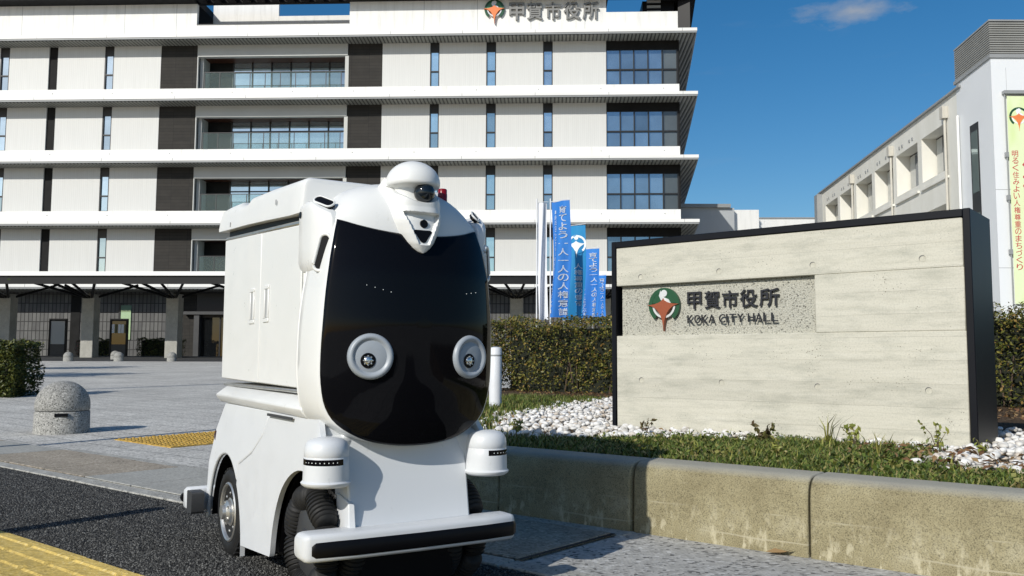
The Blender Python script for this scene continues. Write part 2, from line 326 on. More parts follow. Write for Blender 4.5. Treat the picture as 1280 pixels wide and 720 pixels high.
# ------------------------------------------------------------------ mesh helpers
class MB:
    def __init__(s): s.v = []; s.f = []
    def add(s, vs, fs):
        o = len(s.v); s.v += [tuple(map(float, p)) for p in vs]; s.f += [tuple(o+i for i in q) for q in fs]; return s
    def box(s, x0, x1, y0, y1, z0, z1):
        return s.add([(x, y, z) for z in (z0, z1) for y in (y0, y1) for x in (x0, x1)],
                     [(0, 2, 3, 1), (4, 5, 7, 6), (0, 1, 5, 4), (2, 6, 7, 3), (0, 4, 6, 2), (1, 3, 7, 5)])
    def prism(s, poly, a, b, axis='z'):
        # poly: list of 2d; axis 'z' -> (x,y), 'x' -> (y,z), 'y' -> (x,z)
        def P(p, h): return {'z': (p[0], p[1], h), 'x': (h, p[0], p[1]), 'y': (p[0], h, p[1])}[axis]
        n = len(poly)
        return s.add([P(p, a) for p in poly]+[P(p, b) for p in poly],
                     [tuple(range(n))[::-1], tuple(range(n, 2*n))]+[(i, (i+1) % n, n+(i+1) % n, n+i) for i in range(n)])
    def loft(s, rings, closed=True, cap=(True, True)):
        n = len(rings[0]); vs = [p for r in rings for p in r]; fs = []
        for k in range(len(rings)-1):
            for i in range(n if closed else n-1):
                j = (i+1) % n; fs.append((k*n+i, k*n+j, (k+1)*n+j, (k+1)*n+i))
        if cap[0]: fs.append(tuple(range(n))[::-1])
        if cap[1]: fs.append(tuple((len(rings)-1)*n+i for i in range(n)))
        return s.add(vs, fs)
    def lathe(s, prof, n=24, mat=None, a0=0, a1=2*math.pi):
        full = abs(a1-a0-2*math.pi) < 1e-6; m = n if full else n+1
        rings = [[(r*math.cos(a0+(a1-a0)*i/n), r*math.sin(a0+(a1-a0)*i/n), h) for i in range(m)] for r, h in prof]
        if mat is not None: rings = [[tuple(mat @ Vector(p)) for p in r] for r in rings]
        return s.loft(rings, full, (full, full))
    def tube(s, pts, r, n=8, taper=None):
        rings = []
        for i, p in enumerate(pts):
            p = Vector(p); d = (Vector(pts[min(i+1, len(pts)-1)])-Vector(pts[max(i-1, 0)])).normalized()
            q = d.to_track_quat('Z', 'Y'); rr = r if taper is None else r*taper[i]
            rings.append([tuple(p+q @ Vector((rr*math.cos(2*math.pi*k/n), rr*math.sin(2*math.pi*k/n), 0))) for k in range(n)])
        return s.loft(rings)
    def mesh(s, name, mat, smooth=None):
        me = bpy.data.meshes.new(name); me.from_pydata(s.v, [], s.f)
        bm = bmesh.new(); bm.from_mesh(me); bmesh.ops.recalc_face_normals(bm, faces=bm.faces); bm.to_mesh(me); bm.free()
        if mat is not None: me.materials.append(mat)
        if smooth is not None:
            me.polygons.foreach_set('use_smooth', [True]*len(me.polygons)); me.set_sharp_from_angle(angle=R_(smooth))
        me.update(); return me
    def build(s, name, mat, parent=None, bevel=0, seg=2, smooth=None, label=None, loc=None):
        return obj(name, s.mesh(name, M[mat] if isinstance(mat, str) else mat, smooth if smooth is not None else (40 if bevel else None)), parent, bevel, seg, label, loc)
def obj(name, me, parent=None, bevel=0, seg=2, label=None, loc=None):
    o = bpy.data.objects.new(name, me); col.objects.link(o)
    if parent: o.parent = parent
    if loc: o.location = loc
    if bevel:
        b = o.modifiers.new('bevel', 'BEVEL'); b.width = bevel; b.segments = seg; b.limit_method = 'ANGLE'; b.angle_limit = R_(35); b.harden_normals = False
    if label: o['label'] = label
    return o
def tag(o, label, cat, group=None, kind=None):
    if label: o['label'] = label
    if cat: o['category'] = cat
    if group: o['group'] = group
    if kind: o['kind'] = kind
    return o
def thing(name, label, cat, loc=(0, 0, 0), rz=0, group=None, kind=None):
    o = bpy.data.objects.new(name, None); col.objects.link(o); o.location = loc; o.rotation_euler = (0, 0, rz); o.empty_display_size = .2
    return tag(o, label, cat, group, kind)
def structure(o): o['kind'] = 'structure'; return o
def box(name, mat, parent, x0, x1, y0, y1, z0, z1, bevel=0, label=None): return MB().box(x0, x1, y0, y1, z0, z1).build(name, mat, parent, bevel, label=label)
def fastmesh(name, V, F, mat, smooth=False):
    V = np.asarray(V, np.float32); F = np.asarray(F, np.int32); k = F.shape[1]
    me = bpy.data.meshes.new(name); me.vertices.add(len(V)); me.vertices.foreach_set('co', V.ravel())
    me.loops.add(F.size); me.loops.foreach_set('vertex_index', F.ravel())
    me.polygons.add(len(F)); me.polygons.foreach_set('loop_start', np.arange(0, F.size, k, dtype=np.int32)); me.polygons.foreach_set('loop_total', np.full(len(F), k, np.int32))
    if smooth: me.polygons.foreach_set('use_smooth', np.ones(len(F), bool))
    me.materials.append(M[mat] if isinstance(mat, str) else mat); me.update(calc_edges=True); me.validate(); return me
def leaves(name, P, size, mat, parent=None, flat=0.0, aspect=.55, up=None):
    """a bent two-face leaf at every point of P"""
    n = len(P); P = np.asarray(P)
    nr = rng.normal(size=(n, 3)); nr[:, 2] = np.abs(nr[:, 2])+flat
    if up is not None: nr += up
    nr /= np.linalg.norm(nr, axis=1)[:, None]
    t = rng.normal(size=(n, 3)); t -= (t*nr).sum(1)[:, None]*nr; t /= np.linalg.norm(t, axis=1)[:, None]
    b = np.cross(nr, t); s = (size*rng.uniform(.6, 1.3, n))[:, None]
    V = np.stack([P-t*s, P+b*s*aspect+nr*s*.18, P+t*s, P-b*s*aspect+nr*s*.18], 1).reshape(-1, 3)
    i = np.arange(n)[:, None]*4
    F = np.concatenate([i+[0, 1, 2], i+[0, 2, 3]], 1).reshape(-1, 3)
    return obj(name, fastmesh(name, V, F, mat), parent)
# glyphs
_gc = {}
def glyph(body, depth, bold=0.0):
    key = (body, depth, bold)
    if key not in _gc:
        c = bpy.data.curves.new('glyph', 'FONT'); c.body = body; c.size = 1; c.extrude = .5; c.offset = bold; c.resolution_u = 3; c.align_x = 'LEFT'
        o = bpy.data.objects.new('glyph', c); col.objects.link(o); dg = bpy.context.evaluated_depsgraph_get()
        me = bpy.data.meshes.new_from_object(o.evaluated_get(dg)); bpy.data.objects.remove(o)
        V = np.array([v.co[:] for v in me.vertices]).reshape(-1, 3); F = [tuple(p.vertices) for p in me.polygons]; bpy.data.meshes.remove(me)
        _gc[key] = (V, F)
    return _gc[key]
def fit(body, x0, x1, z0, z1, y, depth, bold=0.0, keep=False):
    """glyph mesh fitted in a box of the XZ plane, front face at y, reading from -y"""
    V, F = glyph(body, depth, bold)
    a = V.min(0); b = V.max(0); w = max(b-a) if keep else None
    sx = (x1-x0)/(b[0]-a[0]); sz = (z1-z0)/(b[1]-a[1])
    if keep: sx = sz = min(sx, sz)
    cx, cz = (x0+x1)/2, (z0+z1)/2; mx_, mz_ = (a[0]+b[0])/2, (a[1]+b[1])/2
    W = np.stack([(V[:, 0]-mx_)*sx+cx, y+depth*(.5-V[:, 2]), (V[:, 1]-mz_)*sz+cz], 1)
    return W, F
def glyph_obj(name, body, x0, x1, z0, z1, y, depth, mat, parent, bold=0.0, keep=False):
    W, F = fit(body, x0, x1, z0, z1, y, depth, bold, keep); m = MB(); m.add(W, F)
    return m.build(name, mat, parent)
def ring2d(r, n=40, a0=0, a1=360): return [(r*math.cos(R_(a0+(a1-a0)*i/n)), r*math.sin(R_(a0+(a1-a0)*i/n))) for i in range(n+1)]
def emblem_shapes():
    """the town emblem as 2-d outlines, radius 1"""
    out = {}
    out['ring'] = ring2d(1.0, 48, 0, 360)[:-1]
    out['crescent'] = ring2d(1.0, 40, -52, 232) + [(x*.78, y*.78) for x, y in ring2d(1.0, 40, 232, -52)]
    out['disc'] = ring2d(.80, 30, 8, 172)
    out['inner'] = ring2d(.74, 30, 175, 365) + [(x*.62, y*.62) for x, y in ring2d(1.0, 30, 365, 175)]
    out['head'] = [(x+.02, y+.68) for x, y in ring2d(.20, 20)[:-1]]
    out['figure'] = [(-.20, .86), (-.30, .55), (-.18, .30), (-.05, .22), (.30, .15), (.52, .0), (.30, .34), (.10, .42), (-.06, .50), (-.14, .66)]
    s = []
    tips = [(-1.06, .02), (0, .40), (1.0, .05), (0, -1.50)]; pull = [(-.13, .07), (.13, .07), (.03, -.10), (-.03, -.10)]
    for i in range(4):
        a, c, q = tips[i], tips[(i+1) % 4], pull[i]
        for k in range(8):
            t = k/8; s.append(((1-t)**2*a[0]+2*t*(1-t)*q[0]+t*t*c[0], (1-t)**2*a[1]+2*t*(1-t)*q[1]+t*t*c[1]))
    out['star'] = s
    return out
EM = emblem_shapes()
def emblem(parent, cx, cz, r, y, d, mats, split=True):
    """mats: ring, disc, white, star; built as a part with sub-parts"""
    def sh(k): return [(cx+r*px, cz+r*pz) for px, pz in EM[k]]
    e = MB().prism(sh('crescent'), y, y+d, 'y').build('emblem', mats[0], parent)
    MB().prism(sh('disc'), y+.1*d, y+d, 'y').build('emblem_disc', mats[1], e)
    w = MB(); w.prism(sh('inner'), y-.1*d, y+d, 'y'); w.prism(sh('head'), y-.15*d, y+d, 'y'); w.prism(sh('figure'), y-.2*d, y+d, 'y'); w.build('emblem_figure', mats[2], e)
    MB().prism(sh('star'), y-.6*d, y+d, 'y').build('emblem_star', mats[3], e)
    return e

# ------------------------------------------------------------------ frames of reference
K0 = np.array([.509, 3.606, 0]); KW = np.array([.771, -.637, 0]); KP = np.array([.637, .771, 0])
KANG = math.atan2(KW[1], KW[0])
def kb(q, p, z=0): r = K0+q*KW+p*KP; return (r[0], r[1], z)
def gz(y): return float(np.interp(y, [0, 7, 44, 54, 300], [0, 0, .50, .80, .85]))

# ------------------------------------------------------------------ ground
def sheet(name, polys, mat, dz):
    m = MB(); ys = sorted({-30, 7, 44, 54, 300}|set())
    for poly in polys:
        m.add([(x, y, gz(y)+dz) for x, y in poly], [tuple(range(len(poly)))])
    return structure(m.build(name, mat))
m = MB(); yy = [-60, 0, 7, 20, 32, 44, 54, 90, 300, 1500]
for i in range(len(yy)-1):
    m.add([(-900, yy[i], gz(yy[i])), (900, yy[i], gz(yy[i])), (900, yy[i+1], gz(yy[i+1])), (-900, yy[i+1], gz(yy[i+1]))], [(0, 1, 2, 3)])
structure(m.build('plaza_ground', 'plaza'))
def strip(name, q0, q1, p0, p1, mat, z):
    m = MB(); m.add([kb(q0, p0, z), kb(q1, p0, z), kb(q1, p1, z), kb(q0, p1, z)], [(0, 1, 2, 3)]); return structure(m.build(name, mat))
strip('asphalt_path', -12, 9, -1.62, -.80, 'asphalt', .004)
strip('aggregate_apron', -.03, 9, -.80, .05, 'apron', .006)
strip('roadside_pavement', -12, 9, -7, -2.6, 'asphalt', .004)
MB().add([(-60, 44.6, .53), (30, 44.6, .53), (30, 53.4, .795), (-60, 53.4, .795)], [(0, 1, 2, 3)]).build('driveway', 'drive')['kind'] = 'structure'
# stone border band of slabs, each its own piece
band = thing('paved_border', None, None, kb(0, 0, 0), KANG, kind='structure')
bx0 = -9.2; pat = ['slabgrey', 'slabbrown', 'slabbrown', 'slabgrey', 'slabgrey']
def slab_mesh(mt, w, d, h): return MB().box(.004, w-.004, .004, d-.004, -.03, h).mesh('slab', M[mt])
sl = {k: slab_mesh(k, .534, .602, .014) for k in ('slabgrey', 'slabbrown')}
for i in range(16):
    q = -.05-.54*(i+1); k = ['slabbrown', 'slabgrey', 'slabgrey', 'slabbrown', 'slabgrey', 'slabgrey', 'slabbrown', 'slabbrown'][i % 8]
    if i in (4, 5): k = 'slabgrey'
    obj('slab', sl[k], band, .003, 1, loc=(q, -.70, random.uniform(0, .003)))
bs = MB().box(0, .592, 0, .098, -.03, .010).mesh('border_stone', M['border'])
for i in range(20): obj('border_stone', bs, band, .004, 1, loc=(-.6*(i+1)+.55, -.803, random.uniform(0, .002)))
gs = MB().box(0, .692, 0, .095, -.03, .010).mesh('gutter_stone', M['border'])
for i in range(7): obj('gutter_stone', gs, band, .004, 1, loc=(-.70*(i+1), -.098, 0))
strip('joint_bed', -12, -.04, -.70, -.095, 'jointsand', .0115)
# loose relief of the coarse asphalt
def chips(name, Q, r, z):
    n = len(Q); P = tow(Q, z); o8 = np.array([(1, 0, 0), (-1, 0, 0), (0, 1, 0), (0, -1, 0), (0, 0, 1), (0, 0, -1)], float); f8 = np.array([(0, 2, 4), (2, 1, 4), (1, 3, 4), (3, 0, 4), (2, 0, 5), (1, 2, 5), (3, 1, 5), (0, 3, 5)])
    sc_ = (r*rng.uniform(.5, 1.3, n))[:, None, None]*rng.uniform(.6, 1.2, (n, 6, 1)); a = rng.uniform(0, 6.28, n); t_ = rng.normal(0, .5, n)
    V = o8[None]*sc_; x = V[..., 0]*np.cos(t_)[:, None]+V[..., 2]*np.sin(t_)[:, None]; zz = -V[..., 0]*np.sin(t_)[:, None]+V[..., 2]*np.cos(t_)[:, None]
    X = x*np.cos(a)[:, None]-V[..., 1]*np.sin(a)[:, None]; Y = x*np.sin(a)[:, None]+V[..., 1]*np.cos(a)[:, None]
    V = np.stack([X, Y, zz*.8], -1)+P[:, None]
    return fastmesh(name, V.reshape(-1, 3), (f8[None]+np.arange(n)[:, None, None]*6).reshape(-1, 3), 'chip')
def tow(Q, z):
    Q = np.asarray(Q); P = K0[None]+Q[:, :1]*KW[None]+Q[:, 1:2]*KP[None]; P[:, 2] = z; return P
M['chip'] = island('asphalt_aggregate', [(.014, .014, .014), (.032, .032, .032), (.055, .055, .053), (.085, .085, .08), (.18, .18, .17)], .7, .25)
Qc = np.stack([rng.uniform(-5.2, .9, 115000), rng.uniform(-1.63, -.81, 115000)], 1)
tag(obj('asphalt_aggregate', chips('asphalt_aggregate', Qc, .0051, .004)), 'coarse dark stone grains of the asphalt path between yellow tiles and pale border', 'asphalt grains', kind='stuff')
# tactile paving, bars along the path
tac = thing('tactile_paving', None, None, kb(0, 0, 0), KANG, kind='structure')
tt = MB().box(0, .330, 0, .330, -.03, .010).mesh('tactile_tile', M['yellow_tile'])
tb = MB()
for i in range(4):
    yb = .042+.082*i; tb.loft([[(.012, yb-.017, .010), (.318, yb-.017, .010), (.318, yb+.017, .010), (.012, yb+.017, .010)], [(.02, yb-.010, .0155), (.31, yb-.010, .0155), (.31, yb+.010, .0155), (.02, yb+.010, .0155)]], True, (False, True))
tbm = tb.mesh('tactile_bar', M['yellow_tile'])
for r in range(3):
    for i in range(26):
        t = obj('tactile_tile', tt, tac, .003, 1, loc=(.8-.334*(i+1), -1.635-.334*(r+1), random.uniform(-.001, .002)))
        obj('tactile_bar', tbm, t)
dot = thing('tactile_paving', None, None, kb(-5.46, .55, 0), KANG, kind='structure')
zr = gz(7.8)
td = MB().box(0, .30, 0, .30, -.05, .012).mesh('dotted_tile', M['yellow_dot'])
tdm = MB()
for a in range(5):
    for b_ in range(5):
        cx, cy = .03+.06*a, .03+.06*b_; tdm.loft([[(cx+r*math.cos(k*1.0472), cy+r*math.sin(k*1.0472), h) for k in range(6)] for r, h in ((.017, .012), (.011, .019))], True, (False, True))
tdm = tdm.mesh('tactile_dots', M['yellow_dot'])
tl = MB()
for i in range(4): tl.box(.025+.075*i, .05+.075*i, .012, .288, .012, .018)
tlm = tl.mesh('tactile_bar', M['yellow_dot'])
for a in range(3):
    for b_ in range(5):
        y_ = K0[1]+(-5.46+.3*a)*KW[1]+(.55+.3*b_)*KP[1]
        t = obj('dotted_tile' if b_ < 3 else 'tactile_tile', td, dot, 0, loc=(.304*a, .304*b_, gz(y_+.15)-.007)); obj('tactile_dots' if b_ < 3 else 'tactile_bar', tdm if b_ < 3 else tlm, t)
# planter kerb stones
kerb = thing('planter_kerb', None, None, kb(0, 0, 0), KANG, kind='structure')
def kerb_mesh(ln):
    prof = [(0, -.04), (0, .02), (.004, .20), (.010, .245), (.024, .270), (.045, .284), (.07, .288), (.175, .290), (.185, .28), (.185, -.04)]
    return MB().prism(prof, 0, ln, 'x').mesh('kerb_stone', M['kerb'], 35)
kmesh = kerb_mesh(.692)
for i in range(-2, 5):
    obj('kerb_stone', kerb_mesh(.718) if i == 0 else kmesh, kerb, .006, 2, loc=(.70*i+(-.022 if i <= 0 else .004), (-.012 if i < 0 else 0)+.003*random.uniform(-1, 1), 0.001*i))
# raised planting bed
bedpoly = [kb(3.2, .17)[:2], kb(8, .17)[:2], kb(8, 7.3)[:2], kb(-6.9, 7.3)[:2], (-.62, 10.4), (-.62, 4.62), kb(-1.3, .17)[:2]]
structure(MB().prism(bedpoly, -.05, .262, 'z').build('planting_bed', 'soil'))
box('bed_edge', 'border', None, -.70, -.622, 4.6, 10.4, -.05, .275); bpy.data.objects['bed_edge']['kind'] = 'structure'
def inpoly(P, poly):
    x, y = P[:, 0], P[:, 1]; c = np.zeros(len(P), bool); n = len(poly)
    for i in range(n):
        x1, y1 = poly[i]; x2, y2 = poly[(i+1) % n]
        c ^= ((y1 > y) != (y2 > y)) & (x < (x2-x1)*(y-y1)/(y2-y1+1e-12)+x1)
    return c
PEB = [(-2.4, 1.9), (-1.65, 1.0), (-1.2, .68), (-.92, .72), (-.55, 1.1), (-.28, 1.45), (.2, 1.53), (.69, 1.47), (.86, .95), (1.06, .61), (1.3, .74), (3.2, .72), (3.2, 4.2), (-.8, 4.4), (-3.42, 5.0), (-3.15, 4.0)]
def sample(poly, n, jitter=0):
    a = np.array(poly); lo, hi = a.min(0), a.max(0); out = np.zeros((0, 2))
    while len(out) < n:
        q = rng.uniform(lo, hi, (n*2, 2)); out = np.vstack([out, q[inpoly(q+rng.normal(0, jitter, q.shape) if jitter else q, poly)]])
    return out[:n]
SIGN = [(-1.2, 1.62), (.92, 1.62), (.92, 2.12), (-1.2, 2.12)]
def tow(Q, z):
    Q = np.asarray(Q); P = K0[None]+Q[:, :1]*KW[None]+Q[:, 1:2]*KP[None]; P[:, 2] = z; return P
# pebbles
bm = bmesh.new(); bmesh.ops.create_icosphere(bm, subdivisions=2, radius=1); ico_v = np.array([v.co[:] for v in bm.verts]); ico_f = np.array([[v.index for v in f.verts] for f in bm.faces]); bm.free()
shapes = []
for k in range(14):
    d = rng.normal(size=(4, 3)); amp = rng.uniform(.05, .16, 4); s = np.ones(len(ico_v))
    for a_, d_ in zip(amp, d): s += a_*np.sin(ico_v@d_*1.6+rng.uniform(0, 6))
    shapes.append(ico_v*s[:, None]*np.array([1, rng.uniform(.7, .95), rng.uniform(.5, .75)]))
def pebbles(name, Q, size, z, label):
    n = len(Q); P = tow(Q, z); VV = []; FF = []
    for i in range(n):
        v = shapes[i % 14]*(size*rng.uniform(.55, 1.35)); a, t = rng.uniform(0, 6.28), rng.normal(0, .45)
        ca, sa, ct, st = math.cos(a), math.sin(a), math.cos(t), math.sin(t)
        Rm = np.array([[ca, -sa, 0], [sa, ca, 0], [0, 0, 1]])@np.array([[1, 0, 0], [0, ct, -st], [0, st, ct]])
        VV.append(v@Rm.T+P[i]+[0, 0, rng.uniform(-.004, .026)]); FF.append(ico_f+i*len(ico_v))
    o = obj(name, fastmesh(name, np.vstack(VV), np.vstack(FF), 'pebble', True)); return tag(o, label, 'pebbles', kind='stuff')
Q = sample(PEB, 9000, .06); Q = Q[~inpoly(Q, SIGN)]; near = Q[(Q[:, 1] < 3.0) | (Q[:, 0] < -.9)]
pebbles('white_pebbles', near, .0205, .268, 'white rounded pebbles spread around the foot of the concrete sign wall')
# grass
def blades(name, Q, h, mat, z=.262, w=.004, lean=.55):
    n = len(Q); P = tow(Q, z); a = rng.uniform(0, 6.283, n); H = h*rng.uniform(.45, 1.35, n)
    d = np.stack([np.cos(a), np.sin(a), np.zeros(n)], 1); sd_ = np.stack([-np.sin(a), np.cos(a), np.zeros(n)], 1)*(w*rng.uniform(.7, 1.6, n))[:, None]
    l1 = (H*lean*rng.uniform(.1, .6, n))[:, None]*d; l2 = (H*lean*rng.uniform(.6, 1.6, n))[:, None]*d; up = np.array([0, 0, 1])
    V = np.stack([P-sd_, P+sd_, P+l1+up*(H*.6)[:, None]-sd_*.7, P+l1+up*(H*.6)[:, None]+sd_*.7, P+l2+up*H[:, None]*.92], 1).reshape(-1, 3)
    i = np.arange(n)[:, None]*5; F = np.concatenate([i+[0, 1, 3], i+[0, 3, 2], i+[2, 3, 4]], 1).reshape(-1, 3)
    return fastmesh(name, V, F, mat)
GR = [(-1.35, .17), (3.2, .17), (3.2, .76), (1.3, .76), (1.06, .66), (.86, .98), (.74, 1.60), (-.05, 1.62), (-.32, 1.48), (-.6, 1.12), (-.92, .75), (-1.2, .70), (-1.5, .85)]
def clump(Q, f=3.2, thr=.0, seed=0):
    s = np.sin(Q[:, 0]*f*2.1+seed)+np.sin(Q[:, 1]*f*2.7+1.3*seed)+np.sin((Q[:, 0]+Q[:, 1])*f*1.3+2*seed)
    return s+rng.normal(0, .8, len(Q)) > thr
Q = sample(GR, 42000, .03); Q = Q[(Q[:, 1] > .165) & clump(Q, 3, -1.9)]
tag(obj('grass', blades('grass', Q, .035, 'grass')), 'short green grass strip between the concrete kerb and the white pebbles', 'grass', kind='stuff')
Qt = sample(GR, 1500, .05); Qt = Qt[(Qt[:, 1] > .22) & clump(Qt, 4, .6, 5)]
tag(obj('tall_grass', blades('tall_grass', Qt, .062, 'weedgreen', .262, .0028, .7)), 'taller yellowish grass blades sticking out of the strip before the sign', 'grass', kind='stuff')
Q2 = sample([(-1.0, .8), (.75, 1.2), (.75, 1.6), (-.3, 1.55), (3.2, .2), (3.2, .7), (-1.3, .2)], 500, .05)
Q = sample(GR, 5200, .04); Q = Q[(Q[:, 1] > .19) & clump(Q, 2.2, .2, 3)]
o = leaves('ground_cover', tow(Q, 0)+np.array([0, 0, 1])*rng.uniform(.27, .31, len(Q))[:, None], .011, 'grass', None, .6, .7); tag(o, 'small leafed green ground cover mixed into the grass by the kerb', 'ground cover', kind='stuff')
GR2 = [(-3.35, 4.9), (-3.0, 4.0), (-2.3, 2.0), (-1.6, .95), (-2.0, .5), (-5.2, 3.0), (-4.4, 5.0)]
Q = sample(GR2, 16000, .05); Q = Q[clump(Q, 1.6, -.9, 1)]
tag(obj('grass', blades('grass', Q, .055, 'grass')), 'patchy dark grass between the white post and the pebbles', 'grass', kind='stuff')
# leaf litter
Q = sample([(-6.5, 6.4), (-3.4, 5.0), (-2.8, 4.2), (-.5, 4.4), (3.2, 4.3), (3.2, 6.2), (-6, 6.3)], 2600, .06); Qb = sample(PEB, 260, .1); Qb = Qb[~inpoly(Qb, SIGN)]
Q = np.vstack([Q, Qb, sample([(.5, 1.0), (1.0, .55), (1.4, .75), (1.2, 1.2), (.7, 1.55)], 170, .04)])
zz = np.where(Q[:, 1] < 3.2, rng.uniform(.285, .31, len(Q)), rng.uniform(.265, .285, len(Q)))
o = leaves('leaf_litter', tow(Q, zz), .020, 'litter', None, 1.2, .5); tag(o, 'dry brown fallen leaves scattered under the hedge and over the pebbles', 'fallen leaves', kind='stuff')
# taller weeds, each a plant
def weed(q, p, n, h, mat, label, broad=False, size=.015):
    t = thing('weed', label, 'plant', kb(q, p, .262)); 
    st = MB(); pts = []
    for i in range(n):
        a = random.uniform(0, 6.28); ln = h*random.uniform(.5, 1.15); l = random.uniform(.15, .6)
        e = (math.cos(a)*ln*l, math.sin(a)*ln*l, ln); mid = (e[0]*.35, e[1]*.35, ln*.6)
        st.tube([(0, 0, 0), mid, e], .0022, 5, [1, .8, .4]); 
        for k in range(11 if not broad else 10): f = random.uniform(.35, 1.05); pts.append((e[0]*f, e[1]*f, max(.01, e[2]*f)))
    st.build('stem', 'stem', t)
    leaves('foliage', np.array(pts)+rng.normal(0, .006, (len(pts), 3)), size, mat, t, .0, .45)
    return t
weed(-.06, 1.36, 9, .085, 'weed', 'purplish brown broad leafed weed at the left end of the sign grass', True, .021)
weed(.42, 1.35, 6, .13, 'weedgreen', 'tuft of tall thin green stems before the sign wall')
weed(.78, 1.42, 5, .14, 'weedgreen', 'yellow green leafy weed close to the pebbles by the sign')
weed(.98, 1.40, 4, .08, 'weedgreen', 'small yellow sprout near the dark right end of the sign')
weed(-.74, 1.30, 4, .10, 'weed', 'spindly dry weed on the pebbles near the left end of the sign')
weed(-1.28, .78, 6, .09, 'weedgreen', 'yellow leafed weed at the left edge of the pebble patch')
weed(.28, .75, 7, .075, 'weedgreen', 'bright grass tuft growing midway along the kerb strip')
def grass_tuft(q, p, n, h, label):
    Q = np.tile([[q, p]], (n, 1))+rng.normal(0, .012, (n, 2)); return tag(obj('grass_tuft', blades('grass_tuft', Q, h, 'weedgreen', .262, .0035, .6)), label, 'plant')
grass_tuft(.25, 1.45, 16, .15, 'tall arching grass tuft touching the lower middle of the sign')
grass_tuft(.66, .95, 14, .11, 'upright grass tuft standing in the grass under the right half of sign')
grass_tuft(-.02, .55, 12, .09, 'pale grass tuft close behind the kerb joint')
# fallen leaf by the kerb
lf = MB(); P = [(-.05, 0, .004), (-.02, .018, .016), (.03, .012, .010), (.055, -.004, .024), (.02, -.016, .012), (-.02, -.014, .006)]
lf.add(P+[(0, 0, .002)], [(0, 1, 6), (1, 2, 6), (2, 3, 6), (3, 4, 6), (4, 5, 6), (5, 0, 6)])
o = lf.build('fallen_leaf', 'litter', loc=kb(.60, -.02, .010)); o.rotation_euler[2] = KANG+.2; tag(o, 'curled dry leaf lying on the pavement at the foot of the kerb', 'leaf')

# ------------------------------------------------------------------ hedges
def hedge(name, label, loc, rz, ln, dep, z0, z1, n, size, mat, core=True, rough=.05, cat='hedge', legs=True):
    t = thing(name, label, cat, loc, rz)
    P = rng.uniform([0, 0, z0], [ln, dep, z1], (n, 3)); f = rng.integers(0, 11, n); f[f == 10] = 20
    front = f < 5; P[front, 1] = np.abs(rng.normal(0, .05, front.sum())); top = (f >= 5) & (f < 8); P[top, 2] = z1-np.abs(rng.normal(0, .04, top.sum()))
    e1 = f == 8; P[e1, 0] = np.abs(rng.normal(0, .05, e1.sum())); e2 = f == 9; P[e2, 0] = ln-np.abs(rng.normal(0, .05, e2.sum()))
    wob = rough*(np.sin(P[:, 0]*5.3)+np.sin(P[:, 2]*7.1+P[:, 0]*2.2)+np.sin(P[:, 0]*11.7+P[:, 2]*9))*.6
    P[:, 1] += np.where(front, wob, 0); P[:, 2] += np.where(top, wob*.8, 0)
    P[:, 0] += np.where(e1 | e2, wob, 0)
    # gaps where the twigs have died back, and an uneven clipped top
    cel = np.sin(P[:, 0]*9.1+1.3*np.sin(P[:, 2]*6))+np.sin(P[:, 2]*11+P[:, 0]*3.7)+np.sin((P[:, 0]-P[:, 2])*15.0)
    gap = (cel < -1.15) & front; P[gap, 1] += rng.uniform(.10, .28, gap.sum())
    P[:, 2] -= np.where(top, .045*np.maximum(0, np.sin(P[:, 0]*3.3)+np.sin(P[:, 0]*8.9+P[:, 1]*5)), 0)
    if legs:  # the foot is thin: few leaves low down, stems show
        keep = rng.uniform(0, 1, n) < np.clip((P[:, 2]-z0)/(.16*(z1-z0)), .42, 1); P = P[keep]
    P += rng.normal(0, .012, P.shape); sp_ = rng.uniform(0, 1, len(P)) < .05; P[sp_, 2] += np.where(P[sp_, 2] > z1-.12, rng.uniform(0, .07, sp_.sum()), 0); P[sp_, 1] -= rng.uniform(0, .05, sp_.sum())
    leaves('foliage', P, size, mat, t, .25, .5, np.array([-.0, -.35, .3]))
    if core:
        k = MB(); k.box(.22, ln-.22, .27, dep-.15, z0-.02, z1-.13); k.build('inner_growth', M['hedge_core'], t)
    s = MB()
    for i in range(int(ln*7)):
        x = random.uniform(.08, ln-.08); y = random.uniform(.1, dep-.1)
        s.tube([(x, y, z0-.01), (x+random.uniform(-.08, .08), y+random.uniform(-.05, .05), z0+(z1-z0)*.5)], .010, 5, [1, .6])
    for i in range(int(ln*9)):
        x = random.uniform(.05, ln-.05); y = random.uniform(0, dep*.6); a_ = random.uniform(-.05, .05)
        s.tube([(x, y, z1-.12), (x+a_, y-.01, z1+random.uniform(-.02, .05))], .004, 4, [1, .5])
    s.build('stems', 'stem', t)['kind'] = 'stuff'; return t
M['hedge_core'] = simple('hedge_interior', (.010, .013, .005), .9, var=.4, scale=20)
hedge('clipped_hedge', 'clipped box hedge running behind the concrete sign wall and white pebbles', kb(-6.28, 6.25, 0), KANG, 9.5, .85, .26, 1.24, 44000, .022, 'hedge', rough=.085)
hedge('clipped_hedge', 'dark clipped hedge at the left edge of the plaza behind the large stone bollard', (-10.6, 13.2, gz(13.4)), R_(4), 3.05, 1.0, 0.0, .86, 26000, .028, 'hedgedark', legs=False)

